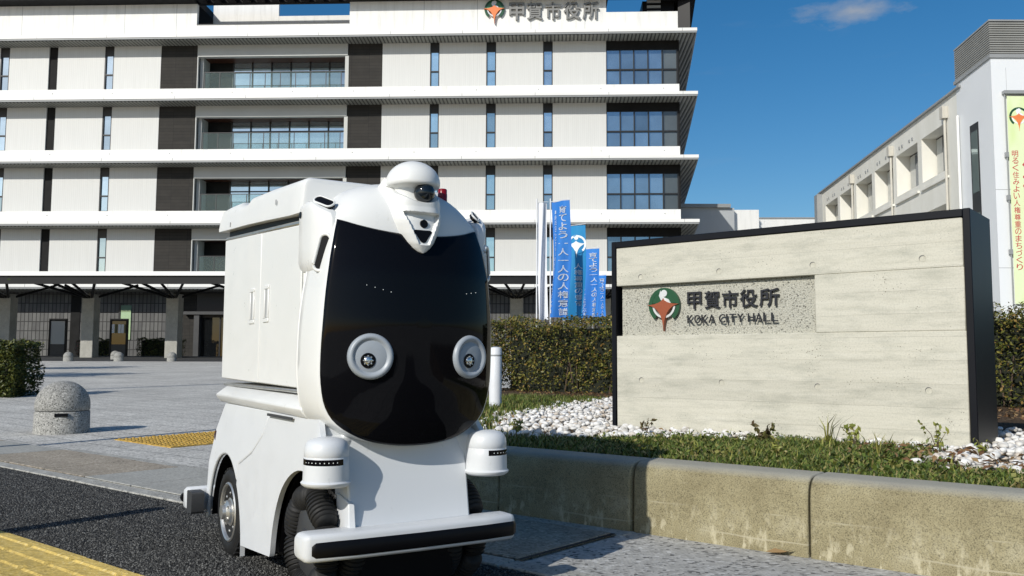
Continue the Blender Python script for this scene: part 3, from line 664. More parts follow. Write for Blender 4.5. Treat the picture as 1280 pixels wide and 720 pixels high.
# ------------------------------------------------------------------ stone bollards
def bollard(label, loc, rz=0, r=.222, h=.47):
    t = thing('stone_bollard', label, 'bollard', loc, rz, 'domed stone bollards on the plaza'); s = h/.47
    prof = [(0.0, 0)]+[]
    MB().lathe([(.236*r/.222, -.04), (.232*r/.222, .19*s), (.226*r/.222, .197*s)], 36).build('base_drum', 'stone', t, smooth=40)
    p = [(.225, .203), (.231, .210), (.232, .25)]+[(.232*math.cos(a), .25+.222*math.sin(a)) for a in np.linspace(.1, math.pi/2-.02, 12)]
    MB().lathe([(q*r/.222, z*s) for q, z in p], 36).build('dome', 'stone', t, smooth=40)
    MB().lathe([(.219*r/.222, .19*s), (.219*r/.222, .21*s)], 30).build('groove', 'dgrey', t, smooth=40)
    return t
bo = bollard('large speckled stone bollard with a domed top near the tactile tiles', (-4.12, 8.14, gz(8.14)))
_sl = box('chipped_slot', 'black', bo, 0, .11, -.012, .03, -.014, .014)
_sl.location = (.045, -.228, .170); _sl.rotation_euler = (0, 0, R_(22))
for x, y, lb in ((-22.3, 44.4, 'small stone bollard just right of the dark hedge at the driveway edge'), (-21.2, 47.2, 'small stone bollard set back nearer the left canopy column'), (-19.85, 44.6, 'small stone bollard midway between the two canopy columns'), (-17.25, 44.8, 'small stone bollard before the entrance beside the white robot')):
    bollard(lb, (x, y, gz(y)))
# white post
t = thing('white_post', 'plain white round post standing in the grass beside the robot', 'post', (-.145, 7.9, .255))
MB().lathe([(.056, -.05), (.056, .53), (.052, .545)], 28).build('post_tube', 'pole_white', t, smooth=40)
MB().lathe([(.052, .5455), (.030, .553), (.001, .556)], 28).build('post_cap', 'pole_white', t, smooth=40)
MB().lathe([(.0565, .47), (.0565, .485)], 28).build('post_band', 'greysteel', t, smooth=40)

# ------------------------------------------------------------------ sign wall
def sign_wall():
    t = thing('sign_wall', 'low board marked concrete sign wall in a black steel surround with town hall lettering', 'sign', (.66, 5.6, 0), KANG)
    dp = .44
    cm = MB(); cm.box(.008, 2.028, 0, dp-.04, .22, .8495); cm.box(.008, 2.028, 0, dp-.04, 1.165, 1.408); cm.box(1.284, 2.028, 0, dp-.04, .8495, 1.165)
    cm.build('concrete_face', 'concrete', t, .004, 1)
    MB().box(.030, 1.284, .036, dp-.05, .8495, 1.165).build('recessed_panel', 'hammer', t)
    MB().box(-.027, .004, -.004, dp, .2, 1.452).build('steel_side', 'blacksteel', t, .003, 1)
    MB().box(2.032, 2.066, -.006, dp, .2, 1.452).build('steel_side', 'blacksteel', t, .003, 1)
    MB().box(.0045, 2.0315, -.006, dp, 1.412, 1.451).build('steel_top', 'blacksteel', t, .003, 1)
    MB().box(.0045, 2.0315, dp-.03, dp-.001, .2, 1.411).build('steel_back', 'blacksteel', t)
    hm = MB().lathe([(.024, .0), (.021, .004), (.019, -.012), (.001, -.014)], 18, Matrix.Rotation(math.pi/2, 4, 'X') @ Matrix.Rotation(math.pi, 4, 'Y')).mesh('tie_hole', M['concrete'], 30)
    for x, z in ((.188, 1.217), (.721, 1.220), (1.277, 1.221), (1.839, 1.217), (.188, .575), (.726, .571), (1.288, .560), (1.848, .553)):
        ho = MB(); ho.lathe([(.0180, -.0008), (.0170, -.0014), (.0165, -.0012)], 18, Matrix.Translation((x, 0, z)) @ Matrix.Rotation(math.pi/2, 4, 'X') @ Matrix.Scale(-1, 4, (0, 0, 1)))
        ho = ho.build('tie_hole', M['tie'], t, smooth=30)
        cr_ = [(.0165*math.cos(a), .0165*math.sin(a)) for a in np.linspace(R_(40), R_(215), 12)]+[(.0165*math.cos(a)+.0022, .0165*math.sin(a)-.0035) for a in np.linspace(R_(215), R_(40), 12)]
        MB().prism([(x+px, z+pz) for px, pz in cr_], -.0028, -.0015, 'y').build('painted_hole_shade', 'seam', ho)  # dark crescent paints the shade at the hole's upper left
    # lettering
    xs = [(.499, .592), (.612, .712), (.726, .826), (.838, .942), (.956, 1.074)]
    for ch, (a, b_) in zip('甲賀市役所', xs):
        glyph_obj('letter', ch, a, b_, 1.004, 1.108 if ch != '市' else 1.106, .018, .012, 'kanji', t, .012)
    x = .499; tot = 1.071-.499
    word = 'KOKA CITY HALL'; adv = {'I': .45, ' ': .42}
    u_ = sum(adv.get(c_, 1.0) for c_ in word); k = tot/u_
    for c_ in word:
        w_ = adv.get(c_, 1.0)*k
        if c_ != ' ': glyph_obj('letter', c_, x+.10*k, x+w_-.06*k if c_ != 'I' else x+.26*k, .918, .968, .008, .008, 'kanji', t, .004)
        x += w_
    emblem(t, .343, 1.034, .107, .012, .016, ('green', 'green', 'silver', 'orange'))
    return t
M['tie'] = simple('tie_hole_mortar', (.52, .50, .41), .8, var=.15, scale=40)
sign_wall()

exec_robot = True
# ------------------------------------------------------------------ delivery robot (local: x right seen from behind the picture, -y forward)
def robot():
    t = thing('delivery_robot', 'white four wheeled delivery robot with black face panel and two round eyes', 'robot', tuple(np.array([-.996, 3.164, 0])+.287*np.array([.848, .530, 0])), math.atan2(.530, .848))
    RX = Matrix.Rotation(math.pi/2, 4, 'X')           # lathe axis z -> -y (forward)
    # ---- cargo box
    def zt(y): return 1.172+(y+.366)*(-.052)/.94    # the box top falls slightly to the front
    bx = MB(); poly = [(.36, .618), (-.575, .606), (-.575, 1.118), (.36, 1.172)]
    bx.prism(poly, -.231, .231, 'x'); bx.build('cargo_box', 'shell', t, .012, 3)
    for sx in (-1, 1):
        for (a, b_) in ((.366, -.134), (-.139, -.570)):
            d = MB().prism([(a, .622-.0128*(.366-a)), (b_, .622-.0128*(.366-b_)), (b_, 1.168-.057*(.366-b_)), (a, 1.168-.057*(.366-a))], sx*.2305, sx*.2375, 'x').build('cargo_door', 'shell', t, .003, 2)
            hy = -.04 if a > 0 else -.215
            hf = MB(); y0, y1, z0, z1 = hy-.030, hy+.030, .822, .950; xa, xb = sx*.2365, sx*.2415
            for (p0, p1, q0, q1) in ((y0, y1, z0, z0+.014), (y0, y1, z1-.014, z1), (y0, y0+.016, z0+.014, z1-.014), (y1-.016, y1, z0+.014, z1-.014)): hf.box(min(xa, xb), max(xa, xb), p0, p1, q0, q1)
            hf.build('handle', 'shell', d, .002, 1)
            box('handle_slot', 'recess', d, min(sx*.236, sx*.2385), max(sx*.236, sx*.2385), hy-.0138, hy+.0138, .8362, .9358)
    MB().box(-.236, .236, -.565, .34, .594, .6035).build('door_rail', 'alu', t, .002, 1)
    # ---- lid
    def lid_ring(y, zb, ztp, hw, r, lean=.007):
        pts = []
        for cx, sgn in ((-hw+r+lean, -1), (hw-r-lean, 1)):
            aa = np.linspace(math.pi, math.pi/2, 6) if sgn < 0 else np.linspace(math.pi/2, 0, 6)
            pts += [(cx+r*math.cos(a), y, ztp-r+r*math.sin(a)) for a in aa]
        return [(-hw, y, zb)]+[(-hw, y, zb+.012)]+pts+[(hw, y, zb+.012)]+[(hw, y, zb)]
    sec = [(.413, 1.211, 1.276, .246, .026), (.407, 1.206, 1.290, .255, .032), (.385, 1.205, 1.298, .257, .035), (.30, 1.200, 1.299, .257, .035), (.16, 1.192, 1.294, .257, .035), (.13, 1.191, 1.279, .257, .035),
           (.03, 1.186, 1.274, .257, .032), (-.02, 1.183, 1.288, .257, .032), (-.25, 1.168, 1.278, .257, .03), (-.50, 1.150, 1.264, .257, .030), (-.598, 1.146, 1.258, .257, .028), (-.612, 1.147, 1.252, .252, .025), (-.616, 1.152, 1.244, .244, .02)]
    rings = [lid_ring(*s_) for s_ in sec]
    lid = MB().loft(rings).build('cargo_lid', 'shell', t, smooth=35)
    MB().prism([(.352, 1.150), (-.570, 1.100), (-.570, 1.176), (.352, 1.205)], -.226, .226, 'x').build('lid_gasket', 'black', lid)
    MB().prism([(.352, 1.1685), (-.578, 1.1155), (-.578, 1.1285), (.352, 1.1785)], -.2395, .2395, 'x').build('lid_channel', 'alu', lid, .003, 1)
    for y in (-.36, .22):
        MB().box(-.2595, -.2565, y-.003, y+.003, 1.205, 1.222).build('lid_latch', 'recess', lid)
    # ---- head shell
    half_o = [(0, 1.236), (.06, 1.233), (.12, 1.220), (.17, 1.196), (.203, 1.162), (.225, 1.122), (.247, 1.05), (.267, .95), (.284, .83), (.289, .72), (.287, .63), (.273, .555), (.240, .513), (.172, .477), (.085, .459), (0, .455)]
    half_g = [(0, 1.060), (.06, 1.0615), (.12, 1.069), (.17, 1.080), (.205, 1.091), (.226, 1.097), (.243, 1.03), (.258, .945), (.269, .83), (.2735, .72), (.271, .63), (.255, .56), (.220, .512), (.155, .474), (.08, .456), (0, .451)]
    def smooth_loop(h, sharp=None):
        p = [Vector(q) for q in h]; L_ = [0]
        for a, b_ in zip(p, p[1:]): L_.append(L_[-1]+(b_-a).length)
        return p, L_
    def loop(h, n=48):
        # n+1 samples by index from the top centre to the bottom centre, Catmull-Rom, mirrored
        p = [np.array(q) for q in h]; out = []
        for k in range(n+1):
            s = k/n*(len(p)-1); i = min(int(s), len(p)-2); f = s-i
            p1, p2 = p[i], p[i+1]
            p0 = p[i-1] if i > 0 else np.array([-p[1][0], p[1][1]]); p3 = p[i+2] if i+2 < len(p) else np.array([-p[-2][0], p[-2][1]])
            if h is half_g and (i == 4): p3 = 2*p2-p1
            if h is half_g and (i == 5): p0 = 2*p1-p2
            out.append(.5*((2*p1)+(p2-p0)*f+(2*p0-5*p1+4*p2-p3)*f*f+(3*p1-p0-3*p2+p3)*f**3))
        right = [(float(q[0]), float(q[1])) for q in out]; left = [(-x, z) for x, z in right[1:-1][::-1]]
        return right+left
    O, G = loop(half_o), loop(half_g)
    def yc(z): return float(np.interp(z, [.44, .52, .62, .8, .95, 1.03, 1.10, 1.16, 1.20, 1.24], [.885, .915, .932, .940, .930, .912, .885, .845, .805, .75]))
    def yf(x, z): return yc(z)-.082*(min(abs(x), .30)/.275)**2.4
    n = len(O); c0 = (0, .82)
    def ringpts(sc_, y): return [(x*sc_, -y, c0[1]+(z-c0[1])*sc_) for x, z in O]
    rg = [ringpts(.84, .585), ringpts(.87, .61), ringpts(.93, .645), ringpts(.975, .675), ringpts(1.0, .70), ringpts(.988, .703), ringpts(.988, .709), ringpts(1.0, .712)]
    for r in np.linspace(.12, 1, 9):
        e = 1-math.cos(r*math.pi/2); s = math.sin(r*math.pi/2); ring = []
        for (ox, oz), (gx, gz_) in zip(O, G):
            x, z = ox+(gx-ox)*e, oz+(gz_-oz)*e; yo = .712; yg = yf(gx, gz_)+.003
            ring.append((x, -(yo+(yg-yo)*s), z))
        rg.append(ring)
    rg.append([(x*.988, -(yf(x, z)-.006), c0[1]+(z-c0[1])*.988) for x, z in G])
    head = MB().loft(rg, True, (True, False)).build('head_shell', 'shell', t, smooth=50)
    # face panel: rings to the centre
    gr = []
    for r in [1, .9965, .990, .982, .965]+list(np.linspace(.92, .04, 16)):
        lift = {1: -.006, .9965: .004, .990: .0075, .982: .009}.get(r, .0095)
        gr.append([(x*r, -(yf(x*r, c0[1]+(z-c0[1])*r)+lift), c0[1]+(z-c0[1])*r) for x, z in G])
    face = MB().loft(gr, True, (False, True)).build('face_panel', 'black_gloss', t, smooth=60)
    dts = MB()
    for i in range(4): x = -.165+.022*i; z = .905-.006*i; bmq = Matrix.Translation((x, -yf(x, z)-.0095, z)); dts.lathe([(.0014, .001), (.0001, .0016)], 8, bmq @ RX)
    for i in range(3): x = .150+.020*i; z = .893+.003*i; dts.lathe([(.0014, .001), (.0001, .0016)], 8, Matrix.Translation((x, -yf(x, z)-.0095, z)) @ RX)
    dts.build('face_dots', 'dot', face)  # two rows of tiny white dots on the face panel
    # ---- eyes
    for sx in (-1, 1):
        x, z = sx*.1565+.004, .706; y = yf(x, z)+.008
        e = 1e-3; nrm = Vector(((yf(x-e, z)-yf(x+e, z))/(2*e), -1, (yf(x, z-e)-yf(x, z+e))/(2*e)*-1*-1)).normalized(); nrm.x *= .75; nrm.z = 0; nrm.normalize()
        F_ = Matrix.Translation((x, -y, z)) @ nrm.to_track_quat('Z', 'Y').to_matrix().to_4x4() @ Matrix.Scale(.94, 4)
        ey = MB().lathe([(.068, -.012), (.0685, .004), (.066, .012), (.060, .0165), (.054, .0155), (.050, .011), (.0475, .0095)], 48, F_).build('eye_ring', 'eyegrey', t, smooth=50)
        MB().lathe([(.0463, -.002), (.0463, .0096), (.044, .0105), (.020, .0118)], 40, F_).build('eye_disc', 'eyegrey', ey, smooth=40)
        P_ = F_ @ Matrix.Translation((-.009, -.012, 0))
        # to_track_quat keeps local Y along world up
        MB().lathe([(.0225, .008), (.0225, .0135), (.0195, .0145), (.0185, .0125)], 28, P_).build('pupil_ring', 'black', ey, smooth=40)
        MB().lathe([(.0186, .0123), (.010, .0128), (.0002, .0130)], 24, P_).build('pupil', 'black', ey, smooth=40)
        ln_ = MB(); ln_.lathe([(.0135, .0128), (.0115, .0165), (.006, .0185), (.0003, .019)], 20, P_)
        for k in range(8):
            a = k*math.pi/4; ln_.lathe([(.0026, .0132), (.002, .0172), (.0002, .0182)], 8, P_ @ Matrix.Translation((.0138*math.cos(a), .0138*math.sin(a), 0)))
        ln_.build('eye_lens', 'lens', ey, smooth=50)
    # ---- forehead sensor pod: a drop shaped shield that grows out of the shell
    def tw(z): return float(np.interp(z, [1.004, 1.008, 1.018, 1.035, 1.06, 1.09, 1.12, 1.15, 1.18, 1.215], [.004, .016, .030, .045, .061, .076, .086, .091, .092, .088]))
    def bulge(z): return float(np.interp(z, [1.004, 1.03, 1.06, 1.10, 1.14, 1.18, 1.215], [.022, .040, .052, .066, .084, .112, .135]))
    def base(x, z): return yf(x, min(z, 1.20))-.006
    tri = [(-.056, 1.121), (.056, 1.121), (.015, 1.029), (-.015, 1.029)]
    def tri_in(x, z):
        d = 1e9
        for i in range(4):
            a, b_ = tri[i], tri[(i+1) % 4]; ex, ez = b_[0]-a[0], b_[1]-a[1]
            d = min(d, -((z-a[1])*ex-(x-a[0])*ez)/math.hypot(ex, ez))
        return max(0, min(1, d/.004+.5))
    def pod_y(x, z):
        a = min(1, abs(x)/max(tw(z), 1e-4)); b_ = base(x, z)
        return b_+bulge(z)*(1-a**3.2)**.7-.020*tri_in(x, z)*(.45+.55*min(1, max(0, (z-1.03)/.08)))
    NZ, NX = 80, 64; vs, fs = [], []
    for i in range(NZ+1):
        f = i/NZ
        for j in range(NX+1):
            a = -1+2*j/NX; a = math.copysign(1-(1-abs(a))**1.6, a)
            ztop = 1.150+.050*abs(a)**2.2
            z = 1.004+(ztop-1.004)*f; x = a*tw(z); vs.append((x, -pod_y(x, z), z))
    for i in range(NZ):
        for j in range(NX): fs.append((i*(NX+1)+j, i*(NX+1)+j+1, (i+1)*(NX+1)+j+1, (i+1)*(NX+1)+j))
    top = vs[-(NX+1):]
    for k, (t_, dz) in enumerate(((.06, .002), (.35, .014), (.7, .026), (1.0, .034))):
        vs += [(x*(1-.12*t_), y+(-.835-y)*t_, max(z, z+dz)) for (x, y, z) in top]
    for k in range(4):
        b0 = (NZ+k)*(NX+1)
        for j in range(NX): fs.append((b0+j, b0+j+1, b0+NX+1+j+1, b0+NX+1+j))
    pod = MB().add(vs, fs).build('sensor_pod', 'shell', t, smooth=38)
    yl = pod_y(.004, 1.090)
    MB().lathe([(.0122, -.012), (.0122, .004), (.0100, .0045), (.0005, .001)], 24, Matrix.Translation((.004, -yl, 1.090)) @ RX).build('camera_lens', 'black', pod, smooth=40)
    w_ = [(-.029, 1.068), (-.023, 1.071), (.023, 1.071), (.029, 1.068), (.008, 1.036), (0, 1.033), (-.008, 1.036)]
    MB().loft([[(x, -(pod_y(0, z)+o_), z) for x, z in w_] for o_ in (-.004, .0015)]).build('sensor_window', 'black', pod)
    CT = Matrix.Translation((.0, -.862, 0))
    MB().lathe([(.070, 1.204), (.078, 1.207), (.0805, 1.213), (.0805, 1.218)]+[(.0805*math.cos(a), 1.218+.067*math.sin(a)) for a in np.linspace(.12, math.pi/2-.01, 14)], 48, CT).build('sensor_cap', 'shell', pod, smooth=50)
    MB().lathe([(.062, 1.15), (.056, 1.185), (.060, 1.198), (.0755, 1.2045), (.0001, 1.205)], 40, Matrix.Translation((-.006, -.846, 0))).build('cap_neck', 'shell', pod, smooth=50)
    BM = Matrix.Translation((.012, -.915, 1.184))
    MB().lathe([(.031*math.cos(a), .031*math.sin(a)) for a in np.linspace(-.6, math.pi/2-.01, 14)], 32, BM @ Matrix.Rotation(R_(50), 4, 'X')).build('dome_camera', 'ballglass', pod, smooth=60)
    MB().lathe([(.026, 0), (.024, .016), (.014, .027), (.0005, .030)], 24, Matrix.Translation((.016, -.905, 1.203)) @ Matrix.Rotation(R_(20), 4, 'X')).build('dome_hood', 'shell', pod, smooth=60)
    MB().lathe([(.0150, 1.17), (.0150, 1.212), (.0142, 1.214), (.0142, 1.226), (.012, 1.229), (.0005, 1.230)], 24, Matrix.Translation((.136, -.79, 0))).build('warning_lamp', 'red', t, smooth=40)
    # ---- side pods beside the head
    for sx in (-1, 1):
        plan = [(-.215, -.625), (-.262, -.625), (-.270, -.64), (-.276, -.70), (-.277, -.755), (-.272, -.785), (-.262, -.802), (-.238, -.835), (-.215, -.835)]
        zs = [(.950, .55), (.956, .78), (.968, .92), (.985, 1.0), (1.02, 1), (1.10, 1), (1.140, 1.0), (1.152, .96), (1.160, .86), (1.163, .70)]
        cx, cy = -.235, -.73
        # the top edge drops towards the face
        drop = lambda y, z: -.055*max(0, min(1, (-y-.74)/.10))*max(0, min(1, (z-1.02)/.10))
        ox = .024 if sx > 0 else 0; rings = [[(-sx*(cx+(x-cx)*s_)+ox, cy+(y-cy)*s_, z+drop(cy+(y-cy)*s_, z)) for x, y in plan] for z, s_ in zs]
        pd_ = MB().loft(rings).build('side_pod', 'shell', t, .004, 2, 24)
        mx_ = lambda pts: [(-sx*x+ox, y, z) for x, y, z in pts]
        def cap_slot(A, B_, nn, hw, name, rim, rr):
            A, B_, nn = Vector(A), Vector(B_), Vector(nn).normalized(); d = (B_-A).normalized(); nn = (nn-d*nn.dot(d)).normalized(); q = d.cross(nn)
            out = [A+(q*math.cos(a)-d*math.sin(a))*hw for a in np.linspace(0, math.pi, 9)]+[B_-(q*math.cos(a)-d*math.sin(a))*hw for a in np.linspace(0, math.pi, 9)]
            MB().loft([mx_([tuple(p+nn*o_) for p in out]) for o_ in (-.012, .0015)]).build(name, 'black', pd_)
            big = [A+(q*math.cos(a)-d*math.sin(a))*(hw+rr*.7) for a in np.linspace(0, math.pi, 9)]+[B_-(q*math.cos(a)-d*math.sin(a))*(hw+rr*.7) for a in np.linspace(0, math.pi, 9)]
            m_ = MB(); P3 = big+[big[0]]; m_.tube(mx_([tuple(p+nn*.0005) for p in P3]), rr, 8); m_.build(rim, 'shell', pd_, smooth=60)
        cap_slot((-.2525, -.8215, 1.036), (-.2650, -.8075, .966), (-.66, -.75, .05), .0135, 'cable_slot', 'slot_rim', .0055)
        cap_slot((-.2500, -.752, 1.164), (-.2310, -.790, 1.148), (-.55, -.40, .74), .0125, 'vent_slot', 'slot_rim', .003)
        MB().lathe([(.010, 0), (.010, .003), (.0005, .0032)], 18, Matrix.Translation((sx*.272, -.660, 1.128)) @ Matrix.Rotation(sx*math.pi/2, 4, 'Y')).build('hinge_hole', 'black', pd_, smooth=40)
    # ---- ledge beam
    prof = [(-.236, .592), (-.276, .563), (-.275, .555), (-.258, .534), (-.22, .530)]
    for sx in (-1, 1):
        rr = []
        for y, s_ in ((.30, .93), (.285, 1), (-.60, 1.0), (-.71, 1.0)):
            rr.append([(sx*(-x)*(1 if s_ == 1 else .97), y, .56+(z-.56)*s_-.008*(.3-y)) for x, z in prof]+[(sx*.19, y, .525-.008*(.3-y)), (sx*.19, y, .594-.008*(.3-y))])
        MB().loft(rr).build('side_ledge', 'shell', t, .004, 2)
    # ---- lower body
    def arch(cy, rx, cz, h, a0, a1, n=14): return [(cy+rx*math.cos(a), cz+h*math.sin(a)) for a in np.linspace(a0, a1, n)]
    RA = (.105, .243, .05, .300); FA = (-.735, .265, .05, .330)
    def side(sx):
        xo = lambda z: .287-.030*max(0, (z-.30)/.23)**1.5-.004
        def panel(name, poly, th=.016):
            tri_ = MB(); out = [(sx*xo(z), y, z) for y, z in poly]; inn = [(sx*(xo(z)-th), y, z) for y, z in poly]
            k = len(poly); tri_.add(out+inn, [tuple(range(k)), tuple(range(k, 2*k))[::-1]]+[(i, (i+1) % k, k+(i+1) % k, k+i) for i in range(k)])
            o = tri_.build(name, 'body', t, .007, 3, 38); return o
        # rear fender: up the back, along the top, down the seam, round the arch
        ar = arch(*RA, R_(8), R_(133), 18)
        seam = [(-.345, .532), (-.31, .45), (-.22, .385), (-.075, .332)]
        se = (RA[0]+RA[1]*math.cos(R_(133)), RA[2]+RA[3]*math.sin(R_(133)))
        rear = [(.362, .08), (.366, .18), (.350, .30), (.295, .43), (.235, .530)]
        panel('rear_fender', ar[::1]+[seam[3], seam[2], seam[1], seam[0]]+rear[::-1])
        g_ = .0035
        ar2 = arch(*RA, R_(135), R_(184), 8); fa = arch(*FA, R_(3), R_(176), 24)
        poly = [(seam[0][0]-g_, .532)]+[(y-g_, z-g_) for y, z in seam[1:]]+ar2+[(-.140, .068), (-.46, .088)]+fa+[(-.94*1.0, .39), (-.90, .45), (-.80, .532)]
        # keep only the part of the front arch that lies on the panel
        fa2 = [p for p in fa if p[0] <= -.47]
        poly = [(seam[0][0]-g_, .532)]+[(y-g_, z-g_) for y, z in seam[1:]]+ar2+[(-.138, .066), (-.466, .090)]+fa2[1:]+[(-.985, .30), (-.93, .42), (-.80, .528)]
        fa2 = [p for p in arch(*FA, R_(3), R_(107), 18)]
        poly = [(seam[0][0]-g_, .532)]+[(y-g_, z-g_) for y, z in seam[1:]]+ar2+[(-.138, .066), (-.466, .090)]+fa2[1:]+[(-.845, .375), (-.86, .46), (-.80, .530)]
        panel('side_panel', poly)
        # dark liners inside the arches
        for A_ in (RA, FA):
            ln2 = MB(); a_ = arch(*A_, R_(9), R_(171 if A_ is RA else 104), 18)
            rings = [[(sx*xv, y*1.0, z) for y, z in a_] for xv in ((.264 if A_ is RA else .254), .15)]
            ln2.loft(rings, False, (False, False)); ln2.add([(sx*.15, y, z) for y, z in a_], [tuple(range(len(a_)))]); ln2.build('wheel_arch_liner', 'black', t)
        box('filler_slot', 'dgrey', t, min(sx*.262, sx*.268), max(sx*.262, sx*.268), -.60, -.355, .5145, .5225)
    side(-1); side(1)
    MB().prism([(.31, .372), (.285, .43), (.225, .527), (-.80, .527), (-.84, .395), (-.42, .372)], -.236, .236, 'x').build('upper_body', 'body', t, .012, 2)
    MB().prism([(.33, .12), (.355, .2), (.34, .30), (.310, .371), (.16, .371), (.16, .12)], -.140, .140, 'x').build('rear_body', 'body', t, .012, 2)
    MB().box(-.145, .145, -.86, .30, .065, .155).build('chassis_floor', 'black', t); MB().box(-.236, .236, -.455, -.145, .085, .155).build('chassis_floor', 'black', t)
    MB().box(-.14, .14, -.80, .15, .155, .371).build('chassis_core', 'black', t)
    # front apron panel
    fp = MB(); out = [(-.186, .2325), (-.06, .2325), (.06, .2325), (.188, .2325), (.194, .34), (.198, .44), (.19, .50), (.06, .50), (-.06, .50), (-.19, .50), (-.198, .44), (-.188, .34)]
    fp.loft([[(x, -.76, z) for x, z in out], [(x, -.888-.014*(1-(abs(x)/.2)**2)+.075*max(0, (z-.232))/.3, z) for x, z in out]]); fp.build('front_apron', 'body', t, .006, 2, 38)
    MB().loft([[(-.196, -.80, .225), (-.176, -.80, .225), (-.176, -.80, .318), (-.196, -.80, .322)], [(-.196, -.897, .228), (-.176, -.902, .228), (-.180, -.898, .300), (-.197, -.892, .305)]]).build('apron_corner', 'body', t, .003, 2)
    # ---- side lidar housings
    for sx in (-1, 1):
        c_ = Matrix.Translation((sx*.254, -.870, 0))
        h = MB().lathe([(.030, .349), (.058, .352), (.067, .359), (.0685, .364), (.0632, .369), (.0622, .405), (.0612, .432), (.0605, .433), (.0612, .434), (.0610, .449), (.0592, .461), (.054, .472), (.043, .480), (.022, .4845), (.0005, .4855)], 44, c_).build('lidar_housing', 'body', t, smooth=42)
        a0, a1 = (100, 296) if sx < 0 else (246, 440)
        MB().lathe([(.0600, .4115), (.0622, .4125), (.0622, .4280), (.0600, .4290)], 30, c_, R_(a0), R_(a1)).build('lidar_window', 'black_gloss', h, smooth=40)
        dd = MB()
        for k in range(9):
            a = R_((190 if sx < 0 else 262)+11*k); dd.lathe([(.0016, 0), (.0001, .0008)], 6, c_ @ Matrix.Translation((.0622*math.cos(a), .0622*math.sin(a), .420)) @ Matrix.Rotation(a, 4, 'Z') @ Matrix.Rotation(math.pi/2, 4, 'Y'))
        dd.build('lidar_dots', 'dot', h)['kind'] = 'stuff'
        MB().loft([[(sx*.16, y, z) for y, z in ((-.74, .38), (-.83, .38), (-.83, .475), (-.74, .52))], [(sx*.245, y, z) for y, z in ((-.76, .376), (-.865, .376), (-.862, .470), (-.76, .50))]]).build('lidar_bracket', 'body', t, .008, 2)
    # ---- front bumper
    def bump_ring(x, y0, y1, z0, z1, r=.016):
        pts = []
        for cy, cz, a0 in ((y0+r, z0+r, 180), (y1-r, z0+r, 270), (y1-r, z1-r, 0), (y0+r, z1-r, 90)):
            pts += [(x, cy+r*math.cos(R_(a0+k*30)), cz+r*math.sin(R_(a0+k*30))) for k in range(4)]
        return pts
    bx_ = [(-.336, .02, .70), (-.330, .006, .92), (-.318, 0, 1), (-.20, -.010, 1), (0, -.014, 1), (.20, -.010, 1), (.300, 0, 1), (.312, .006, .92), (.318, .02, .70)]
    BZ0, BZ1 = .164, .238; rings = []
    for x, dy, s_ in bx_:
        zc = (BZ0+BZ1)/2; h = (BZ1-BZ0)/2*s_; rings.append(bump_ring(x, -.945+dy, -.862, zc-h, zc+h, .013))
    bp = MB().loft(rings).build('front_bumper', 'bumper', t, smooth=45)
    st = [(-.322, .008, .55), (-.316, .001, .85), (-.305, -.0035, 1), (-.20, -.0135, 1), (0, -.0175, 1), (.20, -.0135, 1), (.302, -.003, 1), (.316, .006, .9), (.3205, .02, .7)]
    MB().loft([[(x, -.945+dy+a, .197+b_*s_) for a, b_ in ((.012, -.021), (.003, -.021), (-.002, -.014), (-.002, .014), (.003, .021), (.012, .021))] for x, dy, s_ in st]).build('rubber_strip', 'black', bp, smooth=50)
    MB().box(-.19, .19, -.88, -.845, .150, .231).build('bumper_mount', 'black', t)
    # ---- rear bumper
    rb = MB().loft([bump_ring(x, .39+dy, .47, .105+q, .195-q, .012) for x, dy, q in ((-.345, .03, .012), (-.335, .0, .002), (0, 0, 0), (.335, 0, .002), (.345, .03, .012))]).build('rear_bumper', 'body', t, smooth=45)
    for sx in (-1, 1):
        MB().loft([bump_ring(sx*x, .315, .395, .108, .190, .010) for x in (.30, .348)]).build('bumper_block', 'dgrey', rb, smooth=45)
        MB().lathe([(.020, 0), (.020, .018), (.014, .026), (.0005, .028)], 20, Matrix.Translation((sx*.335, .468, .150)) @ Matrix.Rotation(-math.pi/2, 4, 'X')).build('bumper_button', 'black', rb, smooth=45)
        MB().lathe([(.045, 0), (.044, .018), (.034, .034), (.015, .044), (.0005, .046)], 24, Matrix.Translation((sx*.232, .283, .400)) @ Matrix.Rotation(R_(-75), 4, 'X')).build('tail_lamp', 'dred', t, smooth=50)
    # ---- rear wheels
    for sx in (-1, 1):
        W = Matrix.Translation((sx*.285, .035, .153)) @ Matrix.Rotation(sx*math.pi/2, 4, 'Y')
        r = .153
        tyre = MB(); tyre.lathe([(.100, -.088), (.135, -.092), (.149, -.082), (.153, -.062), (.153, -.030), (.149, -.010), (.137, -.001), (.118, .001), (.108, -.004), (.100, -.010)], 56, W)
        wh = tyre.build('rear_wheel', 'rubber', t, smooth=38)
        tr = MB()
        for k in range(30):
            a = k*2*math.pi/30
            for z0, z1, sh in ((-.082, -.052, 0), (-.040, -.008, .1)):
                Q_ = W @ Matrix.Rotation(a+sh, 4, 'Z'); c4 = [(.151, -.009), (.157, -.008), (.157, .008), (.151, .009)]
                tr.loft([[tuple(Q_ @ Vector((x*(.985 if z in (z0, z1) and z == -.008 else 1), y, z))) for x, y in c4] for z in (z0, z1)])
        tr.build('tread', 'rubber', wh)['kind'] = 'stuff'
        MB().lathe([(.104, -.02), (.104, -.003), (.099, .001), (.094, -.002), (.088, -.018), (.070, -.022), (.055, -.012), (.042, -.008), (.040, .002), (.026, .010), (.024, .022), (.0005, .024)], 44, W).build('rim', 'alu', wh, smooth=35)
        bl = MB()
        for k in range(8): a = k*math.pi/4; bl.lathe([(.0055, -.02), (.0055, -.004), (.004, -.001), (.0002, 0)], 8, W @ Matrix.Translation((.066*math.cos(a), .066*math.sin(a), -.006)))
